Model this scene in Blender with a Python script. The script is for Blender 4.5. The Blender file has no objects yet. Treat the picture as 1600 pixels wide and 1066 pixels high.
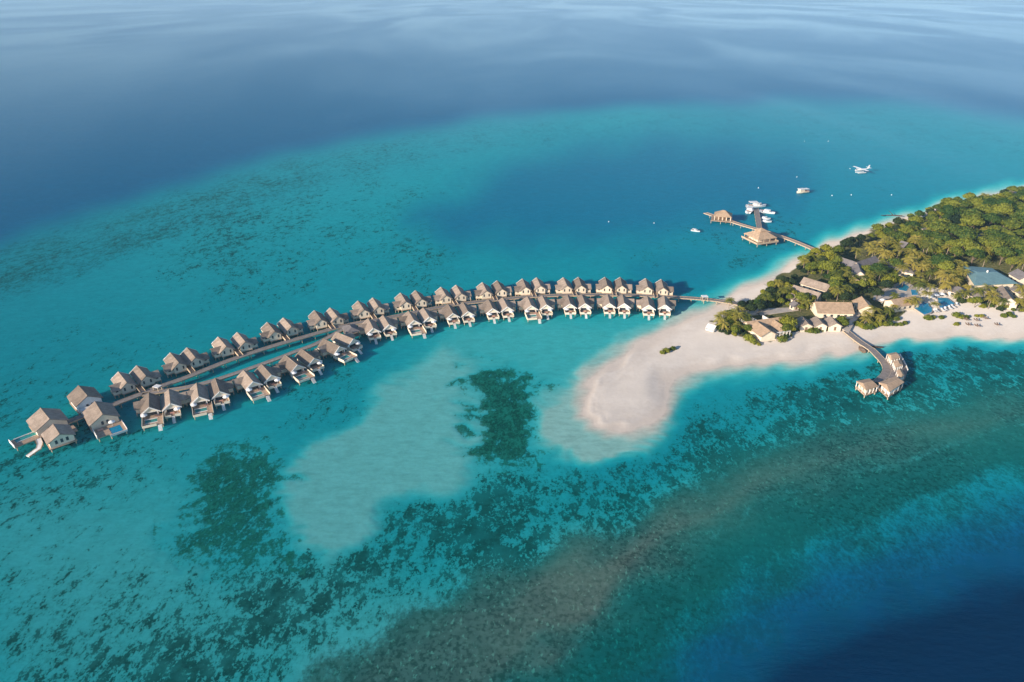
import bpy, math, random
import numpy as np
from mathutils import Vector, Matrix

random.seed(7)
R = math.radians
scene = bpy.context.scene
col = scene.collection
CHILD = {}

# ------------------------------------------------------------------ camera
H, PITCH, F = 160.0, R(27.1), 1081.0
cam_d = bpy.data.cameras.new('camera')
cam = bpy.data.objects.new('camera', cam_d)
col.objects.link(cam)
cam.location = (0, 0, H)
cam.rotation_euler = (math.pi / 2 - PITCH, 0, 0)
cam_d.sensor_width = 36.0
cam_d.lens = F / 1600 * 36
cam_d.clip_start, cam_d.clip_end = 1.0, 400000.0
scene.camera = cam
cp, sp = math.cos(PITCH), math.sin(PITCH)


def at(px, py, z=0.0):
    """the point at height z that the photograph shows at pixel (px, py)"""
    u, v = (px - 800) / F, (533 - py) / F
    dx, dy, dz = u, cp + v * sp, -sp + v * cp
    t = (z - H) / dz
    return Vector((dx * t, dy * t, z))


def at2(px, py, z=0.0):
    p = at(px, py, z)
    return (p.x, p.y)


# ------------------------------------------------------------------ world
SUN_EL, SUN_AZ = R(17), (-0.765, -0.644)      # the sun stands behind the camera, to the left
world = bpy.data.worlds.new('World')
scene.world = world
world.use_nodes = True
nt = world.node_tree
sky = nt.nodes.new('ShaderNodeTexSky')
sky.sky_type = 'NISHITA'
sky.sun_disc = False
sky.sun_elevation = SUN_EL
sky.sun_rotation = math.atan2(SUN_AZ[0], SUN_AZ[1]) % (2 * math.pi)
sky.air_density, sky.dust_density, sky.ozone_density = 1.0, 0.3, 3.5
bg = nt.nodes['Background']
nt.links.new(sky.outputs['Color'], bg.inputs['Color'])
bg.inputs['Strength'].default_value = 0.118
sd = bpy.data.lights.new('sun', 'SUN')
so = bpy.data.objects.new('sun', sd)
col.objects.link(so)
sd.energy, sd.angle, sd.color = 4.7, R(0.8), (1.0, 0.86, 0.70)
sv = Vector((SUN_AZ[0] * math.cos(SUN_EL), SUN_AZ[1] * math.cos(SUN_EL), math.sin(SUN_EL)))
so.rotation_euler = sv.to_track_quat('Z', 'Y').to_euler()
scene.view_settings.view_transform = 'Standard'
scene.view_settings.look = 'None'
scene.view_settings.exposure = 0.62
scene.view_settings.gamma = 1.0
scene.cycles.max_bounces = 6
scene.cycles.transparent_max_bounces = 10


# ------------------------------------------------------------------ materials
class N:
    """tiny node-building helper"""
    def __init__(s, name):
        s.m = bpy.data.materials.new(name)
        s.m.use_nodes = True
        s.t = s.m.node_tree
        s.t.nodes.clear()
        s.out = s.t.nodes.new('ShaderNodeOutputMaterial')

    def n(s, typ, ins=None, **kw):
        nd = s.t.nodes.new(typ)
        for k, v in kw.items():
            setattr(nd, k, v)
        for k, v in (ins or {}).items():
            s.set(nd.inputs[k], v)
        return nd

    def set(s, sock, v):
        if isinstance(v, bpy.types.NodeSocket):
            s.t.links.new(v, sock)
        else:
            if sock.type == 'RGBA' and len(v) == 3:
                v = (*v, 1)
            sock.default_value = v

    def math(s, op, a, b=0.0, clamp=False):
        nd = s.n('ShaderNodeMath', operation=op, use_clamp=clamp)
        s.set(nd.inputs[0], a)
        s.set(nd.inputs[1], b)
        return nd.outputs[0]

    def mix(s, f, a, b, blend='MIX'):
        nd = s.n('ShaderNodeMix', data_type='RGBA', blend_type=blend)
        s.set(nd.inputs[0], f)
        s.set(nd.inputs[6], a)
        s.set(nd.inputs[7], b)
        return nd.outputs[2]

    def ramp(s, v, lo, hi, a=0.0, b=1.0):
        nd = s.n('ShaderNodeMapRange', interpolation_type='SMOOTHSTEP')
        for i, x in enumerate((v, lo, hi, a, b)):
            s.set(nd.inputs[i], x)
        return nd.outputs[0]

    def noise(s, vec, scale, detail=3, rough=0.5, dist=0.0):
        nd = s.n('ShaderNodeTexNoise', {'Scale': scale, 'Detail': detail, 'Roughness': rough, 'Distortion': dist})
        if vec is not None:
            s.set(nd.inputs['Vector'], vec)
        return nd.outputs[0]

    def pos(s):
        return s.n('ShaderNodeNewGeometry').outputs['Position']

    def obj(s):
        return s.n('ShaderNodeTexCoord').outputs['Object']

    def mapping(s, vec, scale=(1, 1, 1), rot=(0, 0, 0)):
        return s.n('ShaderNodeMapping', {'Vector': vec, 'Scale': scale, 'Rotation': rot}).outputs[0]

    def attr(s, name):
        return s.n('ShaderNodeAttribute', attribute_name=name).outputs['Fac']

    def surf(s, sh):
        s.t.links.new(sh, s.out.inputs['Surface'])
        return s.m


def plain(name, c, rough=0.8, var=0.25, scale=1.5, spec=0.3, stripes=None, metal=0.0, rnd=0.10):
    """weathered paint, timber or cloth: base colour broken up by noise, a little per object"""
    k = N(name)
    o = k.obj()
    a = k.noise(o, scale, 4, 0.6)
    b = k.noise(o, scale * 6, 2, 0.5)
    f = k.math('ADD', k.math('MULTIPLY', a, 0.65), k.math('MULTIPLY', b, 0.35))
    f = k.ramp(f, 0.3, 0.7, 1 - var, 1 + var)
    r = k.n('ShaderNodeObjectInfo').outputs['Random']
    f = k.math('MULTIPLY', f, k.ramp(r, 0, 1, 1 - rnd, 1 + rnd))
    if stripes:
        w = k.n('ShaderNodeTexWave', {'Vector': o, 'Scale': stripes[1], 'Distortion': 0.6, 'Detail': 2.0}, bands_direction=stripes[0])
        f = k.math('MULTIPLY', f, k.ramp(w.outputs['Fac'], 0, 1, 0.82, 1.08))
    c2 = k.n('ShaderNodeVectorMath', operation='SCALE')
    c2.inputs[0].default_value = c
    k.set(c2.inputs['Scale'], f)
    p = k.n('ShaderNodeBsdfPrincipled', {'Base Color': c2.outputs[0], 'Roughness': rough, 'Metallic': metal})
    p.inputs['Specular IOR Level'].default_value = spec
    return k.surf(p.outputs[0])


M = {}
M['roof'] = plain('roof_shingle', (0.30, 0.235, 0.185), 0.9, 0.30, 0.35, 0.15, ('Z', 1.6), rnd=0.27)
M['roof_grey'] = plain('roof_grey_shingle', (0.22, 0.195, 0.19), 0.9, 0.25, 0.5, 0.15, ('Z', 1.6))
M['thatch'] = plain('tan_thatch', (0.48, 0.335, 0.22), 0.95, 0.22, 0.6, 0.1, ('Z', 2.0))
M['teal_roof'] = plain('teal_metal_roof', (0.17, 0.29, 0.29), 0.55, 0.12, 0.3, 0.4, ('X', 1.2))
M['cream'] = plain('cream_wall', (0.80, 0.68, 0.52), 0.85, 0.10, 0.6)
M['white'] = plain('white_paint', (0.80, 0.76, 0.71), 0.6, 0.06, 1.0)
M['deck'] = plain('deck_timber', (0.47, 0.335, 0.235), 0.85, 0.22, 1.0, 0.2, ('X', 3.0))
M['deck_grey'] = plain('grey_timber', (0.30, 0.255, 0.225), 0.85, 0.25, 0.8, 0.2, ('X', 3.0))
M['stilt'] = plain('stilt_timber', (0.50, 0.39, 0.27), 0.8, 0.25, 1.0)
M['dark_wood'] = plain('dark_timber', (0.10, 0.07, 0.055), 0.8, 0.3, 1.0)
M['brown_wood'] = plain('brown_timber', (0.26, 0.165, 0.105), 0.75, 0.25, 1.0)
M['glass'] = plain('dark_glazing', (0.05, 0.06, 0.07), 0.15, 0.2, 1.0, 0.6)
M['cloth'] = plain('white_canvas', (0.84, 0.82, 0.79), 0.8, 0.04, 1.0)
M['cushion'] = plain('coral_cushion', (0.56, 0.30, 0.23), 0.9, 0.15, 2.0)
M['boat_white'] = plain('white_gelcoat', (0.82, 0.82, 0.80), 0.3, 0.05, 1.0, 0.5)
M['metal'] = plain('grey_metal', (0.42, 0.43, 0.45), 0.4, 0.1, 1.0, 0.5)
M['paving'] = plain('pale_paving', (0.52, 0.45, 0.38), 0.9, 0.14, 0.4, 0.2)
M['bark'] = plain('bark', (0.19, 0.14, 0.10), 0.95, 0.3, 1.0)
M['palm_bark'] = plain('palm_bark', (0.33, 0.26, 0.19), 0.95, 0.25, 2.0)
M['red'] = plain('red_paint', (0.55, 0.08, 0.05), 0.6, 0.1, 1.0)


def pool_mat(name, c):
    k = N(name)
    nz = k.noise(k.obj(), 1.6, 3)
    bump = k.n('ShaderNodeBump', {'Strength': 0.15, 'Distance': 0.1, 'Height': nz})
    p = k.n('ShaderNodeBsdfPrincipled', {'Base Color': k.mix(k.ramp(nz, .3, .7), c, [x * 0.8 for x in c]), 'Roughness': 0.08, 'Normal': bump.outputs[0]})
    return k.surf(p.outputs[0])


M['pool'] = pool_mat('pool_water', (0.035, 0.30, 0.27))
M['pool_blue'] = pool_mat('blue_pool_water', (0.0, 0.27, 0.45))


def leaf_mat(name, c1, c2, trans=0.25):
    k = N(name)
    o = k.obj()
    r = k.n('ShaderNodeObjectInfo').outputs['Random']
    ri = k.n('ShaderNodeNewGeometry').outputs['Random Per Island']
    f = k.math('ADD', k.math('MULTIPLY', k.noise(o, 0.45, 3), 0.55), k.math('MULTIPLY', ri, 0.30))
    f = k.math('ADD', f, k.math('MULTIPLY', k.math('SUBTRACT', r, 0.5), 0.55))
    f = k.ramp(f, 0.15, 0.75)
    c = k.mix(f, c1, c2)
    d = k.n('ShaderNodeBsdfPrincipled', {'Base Color': c, 'Roughness': 0.6})
    d.inputs['Specular IOR Level'].default_value = 0.2
    t = k.n('ShaderNodeBsdfTranslucent', {'Color': c})
    mx = k.n('ShaderNodeMixShader', {0: trans})
    k.t.links.new(d.outputs[0], mx.inputs[1])
    k.t.links.new(t.outputs[0], mx.inputs[2])
    return k.surf(mx.outputs[0])


M['leaf'] = leaf_mat('broadleaf_foliage', (0.040, 0.090, 0.016), (0.235, 0.250, 0.028))
M['leaf_bright'] = leaf_mat('bright_foliage', (0.09, 0.13, 0.014), (0.29, 0.28, 0.024))
M['frond'] = leaf_mat('palm_frond', (0.11, 0.14, 0.020), (0.36, 0.31, 0.05))
M['frond_sunlit'] = leaf_mat('golden_palm_frond', (0.23, 0.22, 0.034), (0.46, 0.365, 0.07))  # yellow-green fronds with the low sun's gold put into the colour
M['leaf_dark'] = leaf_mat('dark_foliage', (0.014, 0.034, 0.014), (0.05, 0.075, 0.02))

# ------------------------------------------------------------------ sea bed and island: one sheet
def smooth(a, b, x):
    t = np.clip((x - a) / (b - a), 0, 1)
    return t * t * (3 - 2 * t)


def sdf(P, poly):
    """signed distance to a polygon, negative inside"""
    poly = np.asarray(poly, float)
    d2 = np.full(len(P), 1e18)
    ins = np.zeros(len(P), bool)
    for i in range(len(poly)):
        a, b = poly[i], poly[(i + 1) % len(poly)]
        ab = b - a
        t = np.clip(((P - a) @ ab) / (ab @ ab), 0, 1)
        q = P - a - t[:, None] * ab
        d2 = np.minimum(d2, (q * q).sum(1))
        c = ((a[1] > P[:, 1]) != (b[1] > P[:, 1]))
        with np.errstate(divide='ignore', invalid='ignore'):
            xx = (b[0] - a[0]) * (P[:, 1] - a[1]) / (b[1] - a[1]) + a[0]
        ins ^= c & (P[:, 0] < xx)
    d = np.sqrt(d2)
    return np.where(ins, -d, d)


def field(P, pts, default, wd=0.15, sig=85.0):
    num = np.full(len(P), default * wd)
    den = np.full(len(P), wd)
    for x, y, v in pts:
        w = np.exp(-((P[:, 0] - x) ** 2 + ((P[:, 1] - y) * 1.35) ** 2) / (2 * sig * sig))
        num += w * v
        den += w
    return num / den


COAST = [(2200, 262), (1900, 268), (1700, 286), (1620, 293), (1560, 303), (1500, 315), (1450, 330), (1410, 343), (1360, 359), (1318, 373),
         (1285, 386), (1262, 402), (1232, 418), (1195, 436), (1160, 455), (1130, 473), (1092, 490), (1045, 513), (1000, 540), (950, 571),
         (922, 597), (911, 620), (909, 640), (921, 659), (946, 672), (982, 672), (1018, 662), (1038, 645), (1046, 615),
         (1052, 594), (1078, 581), (1150, 570), (1250, 560), (1335, 548), (1372, 537), (1405, 530), (1480, 526), (1600, 529), (1800, 545), (2200, 640)]
SPIT_HALO = [(905, 575), (870, 610), (852, 645), (845, 685), (872, 712), (930, 722), (985, 712), (1022, 680), (1048, 650), (1058, 610), (1085, 583), (1000, 540), (960, 545)]
SANDBANK = [(640, 572), (690, 545), (742, 570), (748, 630), (742, 690), (722, 742), (680, 768), (612, 780), (594, 800), (565, 850), (512, 878), (472, 838),
            (430, 792), (432, 748), (482, 702), (560, 652), (600, 612)]
PALE = [(640, 560), (720, 500), (830, 490), (960, 495), (1060, 480), (1080, 500), (960, 560), (900, 600), (850, 640), (840, 700), (770, 745), (690, 760), (600, 700)]
WEED = [(742, 582), (786, 564), (828, 582), (862, 618), (854, 660), (842, 695), (862, 728), (770, 736), (724, 686), (730, 622)]
WEED2 = [(300, 765), (325, 712), (385, 682), (440, 690), (448, 735), (426, 790), (465, 842), (482, 880), (410, 892), (345, 905), (275, 868), (250, 842), (290, 810)]
BASIN = [(640, 350), (720, 300), (820, 255), (920, 228), (1040, 222), (1160, 228), (1240, 250), (1270, 285), (1240, 330), (1170, 345), (1080, 352), (1000, 368), (880, 378), (760, 376), (680, 368)]
BASIN2 = [(980, 410), (1080, 395), (1150, 400), (1120, 435), (1060, 460), (990, 430)]
FLAT = [(2300, 520), (1800, 572), (1600, 598), (1450, 620), (1300, 652), (1160, 692), (1060, 750), (960, 806), (850, 846), (720, 900), (600, 965), (420, 1085), (200, 1400),
        (560, 1400), (780, 1120), (880, 1050), (960, 985), (1055, 905), (1140, 845), (1240, 796), (1380, 752), (1500, 715), (1600, 686), (1800, 640), (2300, 560)]
SLOPE = [(2300, 575), (1800, 650), (1600, 692), (1500, 722), (1380, 758), (1240, 802), (1140, 850), (1055, 910), (960, 990), (880, 1056), (780, 1126), (560, 1400), (2300, 1400)]
GREEN = [(1108, 512), (1132, 496), (1160, 492), (1182, 496), (1186, 480), (1184, 466), (1200, 440), (1245, 412), (1285, 396), (1330, 372), (1380, 352), (1440, 336), (1500, 318), (1560, 306), (1620, 296), (2200, 270),
         (2200, 470), (1600, 492), (1540, 478), (1500, 470), (1460, 485), (1440, 496), (1380, 510), (1340, 512), (1310, 508), (1240, 520), (1200, 536), (1160, 530)]
BARE = [(1425, 452), (1455, 450), (1492, 460), (1502, 478), (1470, 496), (1428, 502), (1402, 500), (1420, 482)]

DEPTHS = [(0, 450, 4.2), (150, 470, 4.5), (300, 400, 4.2), (100, 560, 4.8), (400, 450, 5), (600, 330, 4.2), (600, 420, 5.2), (700, 410, 5.5), (500, 380, 4.4), (800, 250, 5.5), (200, 720, 3.0),
          (60, 660, 4.2), (100, 800, 2.0), (250, 800, 1.9), (100, 1000, 2.1), (300, 1000, 2.1), (500, 950, 2.0), (180, 900, 2.0), (30, 860, 2.1), (330, 660, 3.4), (240, 720, 2.6), (560, 600, 4.6), (450, 630, 4.2), (330, 660, 4.2), (700, 530, 2.8), (850, 560, 2.2),
          (950, 510, 2.8), (1050, 495, 2.4), (800, 750, 3.2), (900, 760, 4.2), (1000, 740, 5.5), (1080, 680, 5.2), (1130, 640, 5.2), (1200, 600, 4.8), (1300, 600, 4), (1450, 560, 4.6), (1550, 565, 4.6),
          (640, 800, 3.6), (750, 420, 5.5), (900, 420, 6.2), (1000, 420, 7), (1150, 410, 6), (1250, 370, 6), (1190, 395, 6), (1150, 375, 7.5), (1300, 330, 8), (1350, 310, 7.5), (1450, 280, 7), (1550, 260, 6),
          (1300, 240, 7), (1200, 230, 7.5), (1400, 230, 6), (700, 300, 4.6), (450, 330, 3.6), (250, 370, 3.6), (-200, 700, 4), (-200, 950, 4)]
CORALS = [(390, 905, .6), (250, 850, .42), (300, 900, .5), (1430, 560, .72), (1500, 552, .72), (1580, 555, .72), (1400, 600, .72), (1250, 610, .66), (40, 740, .55), (140, 735, .45), (230, 770, .38), (100, 870, .34), (60, 950, .46), (170, 960, .50), (260, 930, .52), (120, 1040, .62), (400, 960, .66), (300, 1040, .68), (480, 900, .62), (600, 840, .68), (720, 810, .70),
          (840, 780, .72), (930, 770, .70), (1050, 710, .70), (1150, 660, .68), (1300, 618, .68), (1450, 590, .58), (1560, 570, .55), (330, 378, .52), (480, 388, .42), (650, 400, .52), (420, 395, .45),
          (200, 540, .35), (60, 600, .36), (560, 640, .34), (520, 645, .48), (1250, 420, .3), (1180, 390, .42), (1080, 420, .42), (720, 560, 0), (900, 520, .02), (620, 700, 0), (250, 850, .18), (180, 820, .16), (380, 640, .1), (850, 560, .02),
          (1000, 540, 0), (1150, 560, .05), (250, 480, .16), (550, 470, .08), (800, 420, .12), (600, 320, .34), (800, 260, .2), (960, 700, .1)]
RIM_X = [-900, -600, 0, 250, 420, 600, 800, 1000, 1200, 1400, 1600, 1900, 2600]
RIM_Y = [860, 715, 428, 340, 284, 240, 206, 191, 186, 193, 222, 285, 430]


def warp(P, amp, wl, seed):
    rs = np.random.RandomState(seed)
    out = P.copy()
    for k in range(7):
        a = rs.uniform(0, 2 * math.pi)
        w = 2 * math.pi / (wl * rs.uniform(0.35, 1.4))
        ph = rs.uniform(0, 6.28, 2)
        s = (P[:, 0] * math.cos(a) + P[:, 1] * 1.6 * math.sin(a)) * w
        out[:, 0] += amp * 0.5 * np.sin(s + ph[0])
        out[:, 1] += amp * 0.3 * np.sin(s * 1.13 + ph[1])
    return out


def bed(P):
    """layout of the sea bed: depth in metres (negative above water), cover of coral, reef-flat rubble, weed, island soil"""
    P = np.asarray(P, float)
    W = warp(P, 9, 130, 3)
    W = warp(W, 3, 35, 5)
    depth = field(W, DEPTHS, 4.5)
    coral = field(W, CORALS, 0.12, 0.1, 60.0)
    flat = np.zeros(len(P))
    weed = np.zeros(len(P))
    # outer rim of the reef, far side
    We = warp(P, 4, 240, 17)
    e = We[:, 1] - np.interp(We[:, 0], RIM_X, RIM_Y)
    wide = np.interp(P[:, 0], [-600, 0, 500, 900, 1600, 2200], [1.7, 1.2, 0.85, 0.6, 0.9, 1.3])
    e = e / wide
    rim = smooth(-62, -14, e) * (1 - smooth(20, 66, e))
    rim *= np.interp(W[:, 0], [-600, 0, 450, 700, 900, 1600], [.55, .52, .46, .36, .30, .32])
    flat = np.maximum(flat, rim * 0.9)
    depth = depth * (1 - rim) + 5.2 * rim
    for poly, b, d in ((BASIN, 40, 9.5), (BASIN2, 26, 7.5)):
        w = 1 - smooth(-b, b, sdf(W, poly))
        depth = depth * (1 - w) + d * w
        coral = coral * (1 - w * 0.7)
    w = 1 - smooth(-38, 38, sdf(W, PALE))
    depth = depth * (1 - w) + np.minimum(depth, 2.3) * w
    coral *= 1 - 0.85 * w
    w = 1 - smooth(-14, 22, sdf(W, SANDBANK))
    depth = depth * (1 - w) + 1.4 * w
    coral *= 1 - w
    for poly, v in ((WEED, 0.72), (WEED2, 0.58)):
        w = 1 - smooth(-34, 24, sdf(warp(W, 14, 60, 31), poly))
        weed = np.maximum(weed, w * v)
        depth = depth * (1 - w) + 3.3 * w
    # near reef flat and the drop-off behind it
    s = sdf(W, FLAT)
    w = 1 - smooth(-72, 52, s)
    depth = depth * (1 - w) + (1.45 - 0.6 * np.exp(-((P[:, 0] - 930) / 190) ** 2)) * w
    ss = -sdf(W, SLOPE)
    w2 = smooth(-70, 60, ss)
    sd_ = np.clip(ss + 30, 0, None)
    drop = 2.2 + 3.6 * sd_ / 100 + 22 * (sd_ / 258.0) ** 3.4
    depth = depth * (1 - w2) + np.minimum(drop, 60) * w2
    flat = np.maximum(flat, np.maximum(w, smooth(-60, -10, ss)) * (1 - np.interp(P[:, 0], [900, 1250, 1500], [.28, .45, .55]) * smooth(-20, 60, ss)))
    coral = coral * (1 - w2) + 0.1 * w2
    # outside the far rim: the open ocean
    w = 1 - smooth(-72, -4, e)
    depth = depth * (1 - w) + (6 + 8 * w) * w
    coral *= 1 - w
    # the spit and its pale skirt of sand
    w = 1 - smooth(-8, 18, sdf(W, SPIT_HALO))
    depth = depth * (1 - w) + 0.8 * w
    coral *= 1 - w
    weed *= 1 - w
    # island
    Wc = warp(P, 4, 90, 11)
    s = sdf(Wc, COAST)
    wid = np.interp(P[:, 1], [290, 400, 540, 680], [26, 36, 46, 40])
    wid = np.where((P[:, 1] > 500) & (P[:, 0] > 1250), np.interp(P[:, 0], [1250, 1400], [44, 22]), wid)
    near = smooth(0, 1, np.clip(s / wid, 0, 1))
    shal = np.clip(s, 0, None) * 0.02
    depth = np.where(s > 0, np.minimum(depth, shal + 0.02 + depth * near), 0)
    nearc = 1 - smooth(0.3, 1.15, s / wid)
    coral *= 1 - nearc
    flat *= 1 - nearc
    land = 0.75 * smooth(-0.05, 1, -s / np.interp(P[:, 0], [1010, 1130], [46, 23])) + np.interp(P[:, 0], [1010, 1130], [0.12, 0.9]) * smooth(22, 75, -s) + 0.12 * smooth(4, 12, -s)
    near_side = smooth(525, 560, P[:, 1]) * (1 - smooth(1300, 1360, P[:, 0])) * np.maximum(1 - smooth(975, 1015, P[:, 0]), smooth(1055, 1095, P[:, 0]))
    land = land + near_side * (0.24 * np.exp(-((s + 13 + 2 * np.sin(P[:, 0] * .03)) / 2.6) ** 2) + 0.12 * np.exp(-((s + 23) / 3.0) ** 2))      # the berm left by the tides
    z = np.where(s > 0, -depth, land)
    g = 1 - smooth(-9, 5, sdf(warp(P, 4, 40, 21), GREEN))
    bare = 1 - smooth(-6, 3, sdf(P, BARE))
    soil = g * (1 - bare)
    return z, np.clip(coral, 0, 1), np.clip(flat, 0, 1), np.clip(weed, 0, 1), np.clip(soil, 0, 1)


def ground_z(px, py):
    return float(bed([(px, py)])[0][0])


def sheet(name, pxs, pys, zfun, mat):
    X, Y = np.meshgrid(pxs, pys)
    P = np.stack([X.ravel(), Y.ravel()], 1)
    u, v = (P[:, 0] - 800) / F, (533 - P[:, 1]) / F
    dy, dz = cp + v * sp, -sp + v * cp
    t = -H / dz
    co = np.zeros((len(P), 3))
    co[:, 0], co[:, 1] = u * t, dy * t
    z, attrs = zfun(P)
    co[:, 2] = z
    nx, ny = len(pxs), len(pys)
    i = np.arange(nx * ny).reshape(ny, nx)
    quads = np.stack([i[1:, :-1], i[1:, 1:], i[:-1, 1:], i[:-1, :-1]], -1).reshape(-1, 4)
    me = bpy.data.meshes.new(name)
    me.vertices.add(len(co))
    me.vertices.foreach_set('co', co.ravel().astype(np.float32))
    me.loops.add(quads.size)
    me.loops.foreach_set('vertex_index', quads.ravel().astype(np.int32))
    me.polygons.add(len(quads))
    me.polygons.foreach_set('loop_start', (np.arange(len(quads)) * 4).astype(np.int32))
    me.polygons.foreach_set('use_smooth', np.ones(len(quads), bool))
    me.update(calc_edges=True)
    for k, a in attrs.items():
        at_ = me.attributes.new(k, 'FLOAT', 'POINT')
        at_.data.foreach_set('value', a.astype(np.float32))
    me.materials.append(mat)
    o = bpy.data.objects.new(name, me)
    col.objects.link(o)
    o['kind'] = 'structure'
    return o


def seabed_mat():
    k = N('sand_and_reef')
    p = k.pos()
    z = k.n('ShaderNodeSeparateXYZ', {0: p}).outputs[2]
    coral, flat, weed, soil = (k.attr(a) for a in ('coral', 'flat', 'weed', 'soil'))
    n_big = k.noise(p, 0.018, 4, 0.55)
    n_mid = k.noise(p, 0.12, 4, 0.6)
    n_fine = k.noise(p, 0.7, 4, 0.6)
    sand = k.mix(k.ramp(n_mid, 0.3, 0.7), (0.605, 0.548, 0.49), (0.555, 0.498, 0.44))
    sand = k.mix(k.ramp(n_fine, 0.35, 0.75, 0, 0.35), sand, (0.46, 0.40, 0.34))
    # sunlit look of the berm crest put into the colour; damp strand line
    berm = k.math('MULTIPLY', k.ramp(z, 0.5, 1.2), k.ramp(z, 1.9, 1.55))
    sand = k.mix(k.math('MULTIPLY', berm, 0.5), sand, (0.70, 0.63, 0.55))
    wet = k.math('MULTIPLY', k.ramp(z, 0.55, 0.05), k.ramp(z, -0.6, 0.0))
    sand = k.mix(k.math('MULTIPLY', wet, 0.40), sand, (0.50, 0.42, 0.35))
    # coral heads: patches of several metres broken into smaller ones
    rp = k.mapping(p, (1.0, 0.62, 1.0), (0, 0, R(-28)))
    a = k.noise(rp, 0.25, 5, 0.68, 0.4)
    b = k.noise(rp, 0.95, 5, 0.72, 0.3)
    c = k.noise(rp, 0.035, 4, 0.55)
    v = k.math('ADD', k.math('ADD', k.math('MULTIPLY', a, 0.42), k.math('MULTIPLY', b, 0.36)), k.math('MULTIPLY', c, 0.22))
    thr = k.math('SUBTRACT', 0.655, k.math('MULTIPLY', coral, 0.275))
    sp0 = k.noise(p, 1.1, 4, 0.7)
    v = k.math('ADD', v, k.math('MULTIPLY', k.math('SUBTRACT', sp0, 0.5), 0.16))
    m = k.math('SUBTRACT', v, thr)
    patch = k.ramp(m, -0.008, 0.022)
    halo = k.ramp(m, -0.09, 0.03, 0, 0.42)
    cc = k.mix(k.ramp(n_fine, 0.3, 0.7), (0.022, 0.036, 0.038), (0.088, 0.092, 0.080))
    base = k.mix(k.math('MULTIPLY', halo, k.ramp(coral, 0.1, 0.4)), sand, (0.20, 0.22, 0.15))
    base = k.mix(k.math('MULTIPLY', patch, k.ramp(n_mid, 0.36, 0.62, 0.66, 0.95)), base, cc)
    # weed meadows: dark, dense, with pale flecks
    wv = k.ramp(k.math('ADD', k.math('MULTIPLY', b, 0.6), k.math('MULTIPLY', a, 0.4)), 0.42, 0.60)
    wc = k.mix(wv, (0.026, 0.038, 0.024), (0.24, 0.22, 0.14))
    wc = k.mix(k.ramp(sp0, 0.6, 0.75, 0, 0.6), wc, (0.34, 0.32, 0.22))
    wm = k.ramp(k.math('ADD', weed, k.math('MULTIPLY', k.math('SUBTRACT', v, 0.5), 3.2)), 0.25, 0.60)
    base = k.mix(k.math('MULTIPLY', wm, k.ramp(weed, 0, 0.2)), base, wc)
    # reef flat: brown rubble
    sp_ = k.noise(rp, 0.9, 3, 0.6)
    fl = k.mix(k.ramp(n_mid, 0.3, 0.7), (0.195, 0.130, 0.112), (0.280, 0.184, 0.152))
    fl = k.mix(k.ramp(n_fine, 0.44, 0.64, 0, 0.85), fl, (0.060, 0.058, 0.050))
    fl = k.mix(k.ramp(sp_, 0.58, 0.70, 0, 0.8), fl, (0.42, 0.36, 0.27))
    fl = k.mix(k.ramp(n_big, 0.42, 0.62, 0, 0.5), fl, (0.28, 0.215, 0.165))
    fmask = k.ramp(k.math('ADD', flat, k.math('MULTIPLY', k.math('SUBTRACT', v, 0.5), k.ramp(flat, 0.45, 1.0, 2.4, 0.5))), 0.25, 0.75)
    fmask = k.math('MULTIPLY', fmask, k.ramp(flat, 0.0, 0.18))
    base = k.mix(fmask, base, fl)
    # island soil and ground cover below the trees
    sc_ = k.mix(k.ramp(n_fine, 0.3, 0.7), (0.050, 0.062, 0.020), (0.135, 0.125, 0.060))
    sm = k.ramp(k.math('ADD', soil, k.math('MULTIPLY', k.math('SUBTRACT', n_mid, 0.5), 0.9)), 0.35, 0.65)
    sm = k.math('MULTIPLY', sm, k.ramp(soil, 0.0, 0.2))
    base = k.mix(sm, base, sc_)
    bump = k.n('ShaderNodeBump', {'Strength': 0.25, 'Distance': 0.4, 'Height': k.noise(p, 0.35, 5, 0.6)})
    d = k.n('ShaderNodeBsdfDiffuse', {'Color': base, 'Roughness': 0.5, 'Normal': bump.outputs[0]})
    return k.surf(d.outputs[0])


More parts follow.
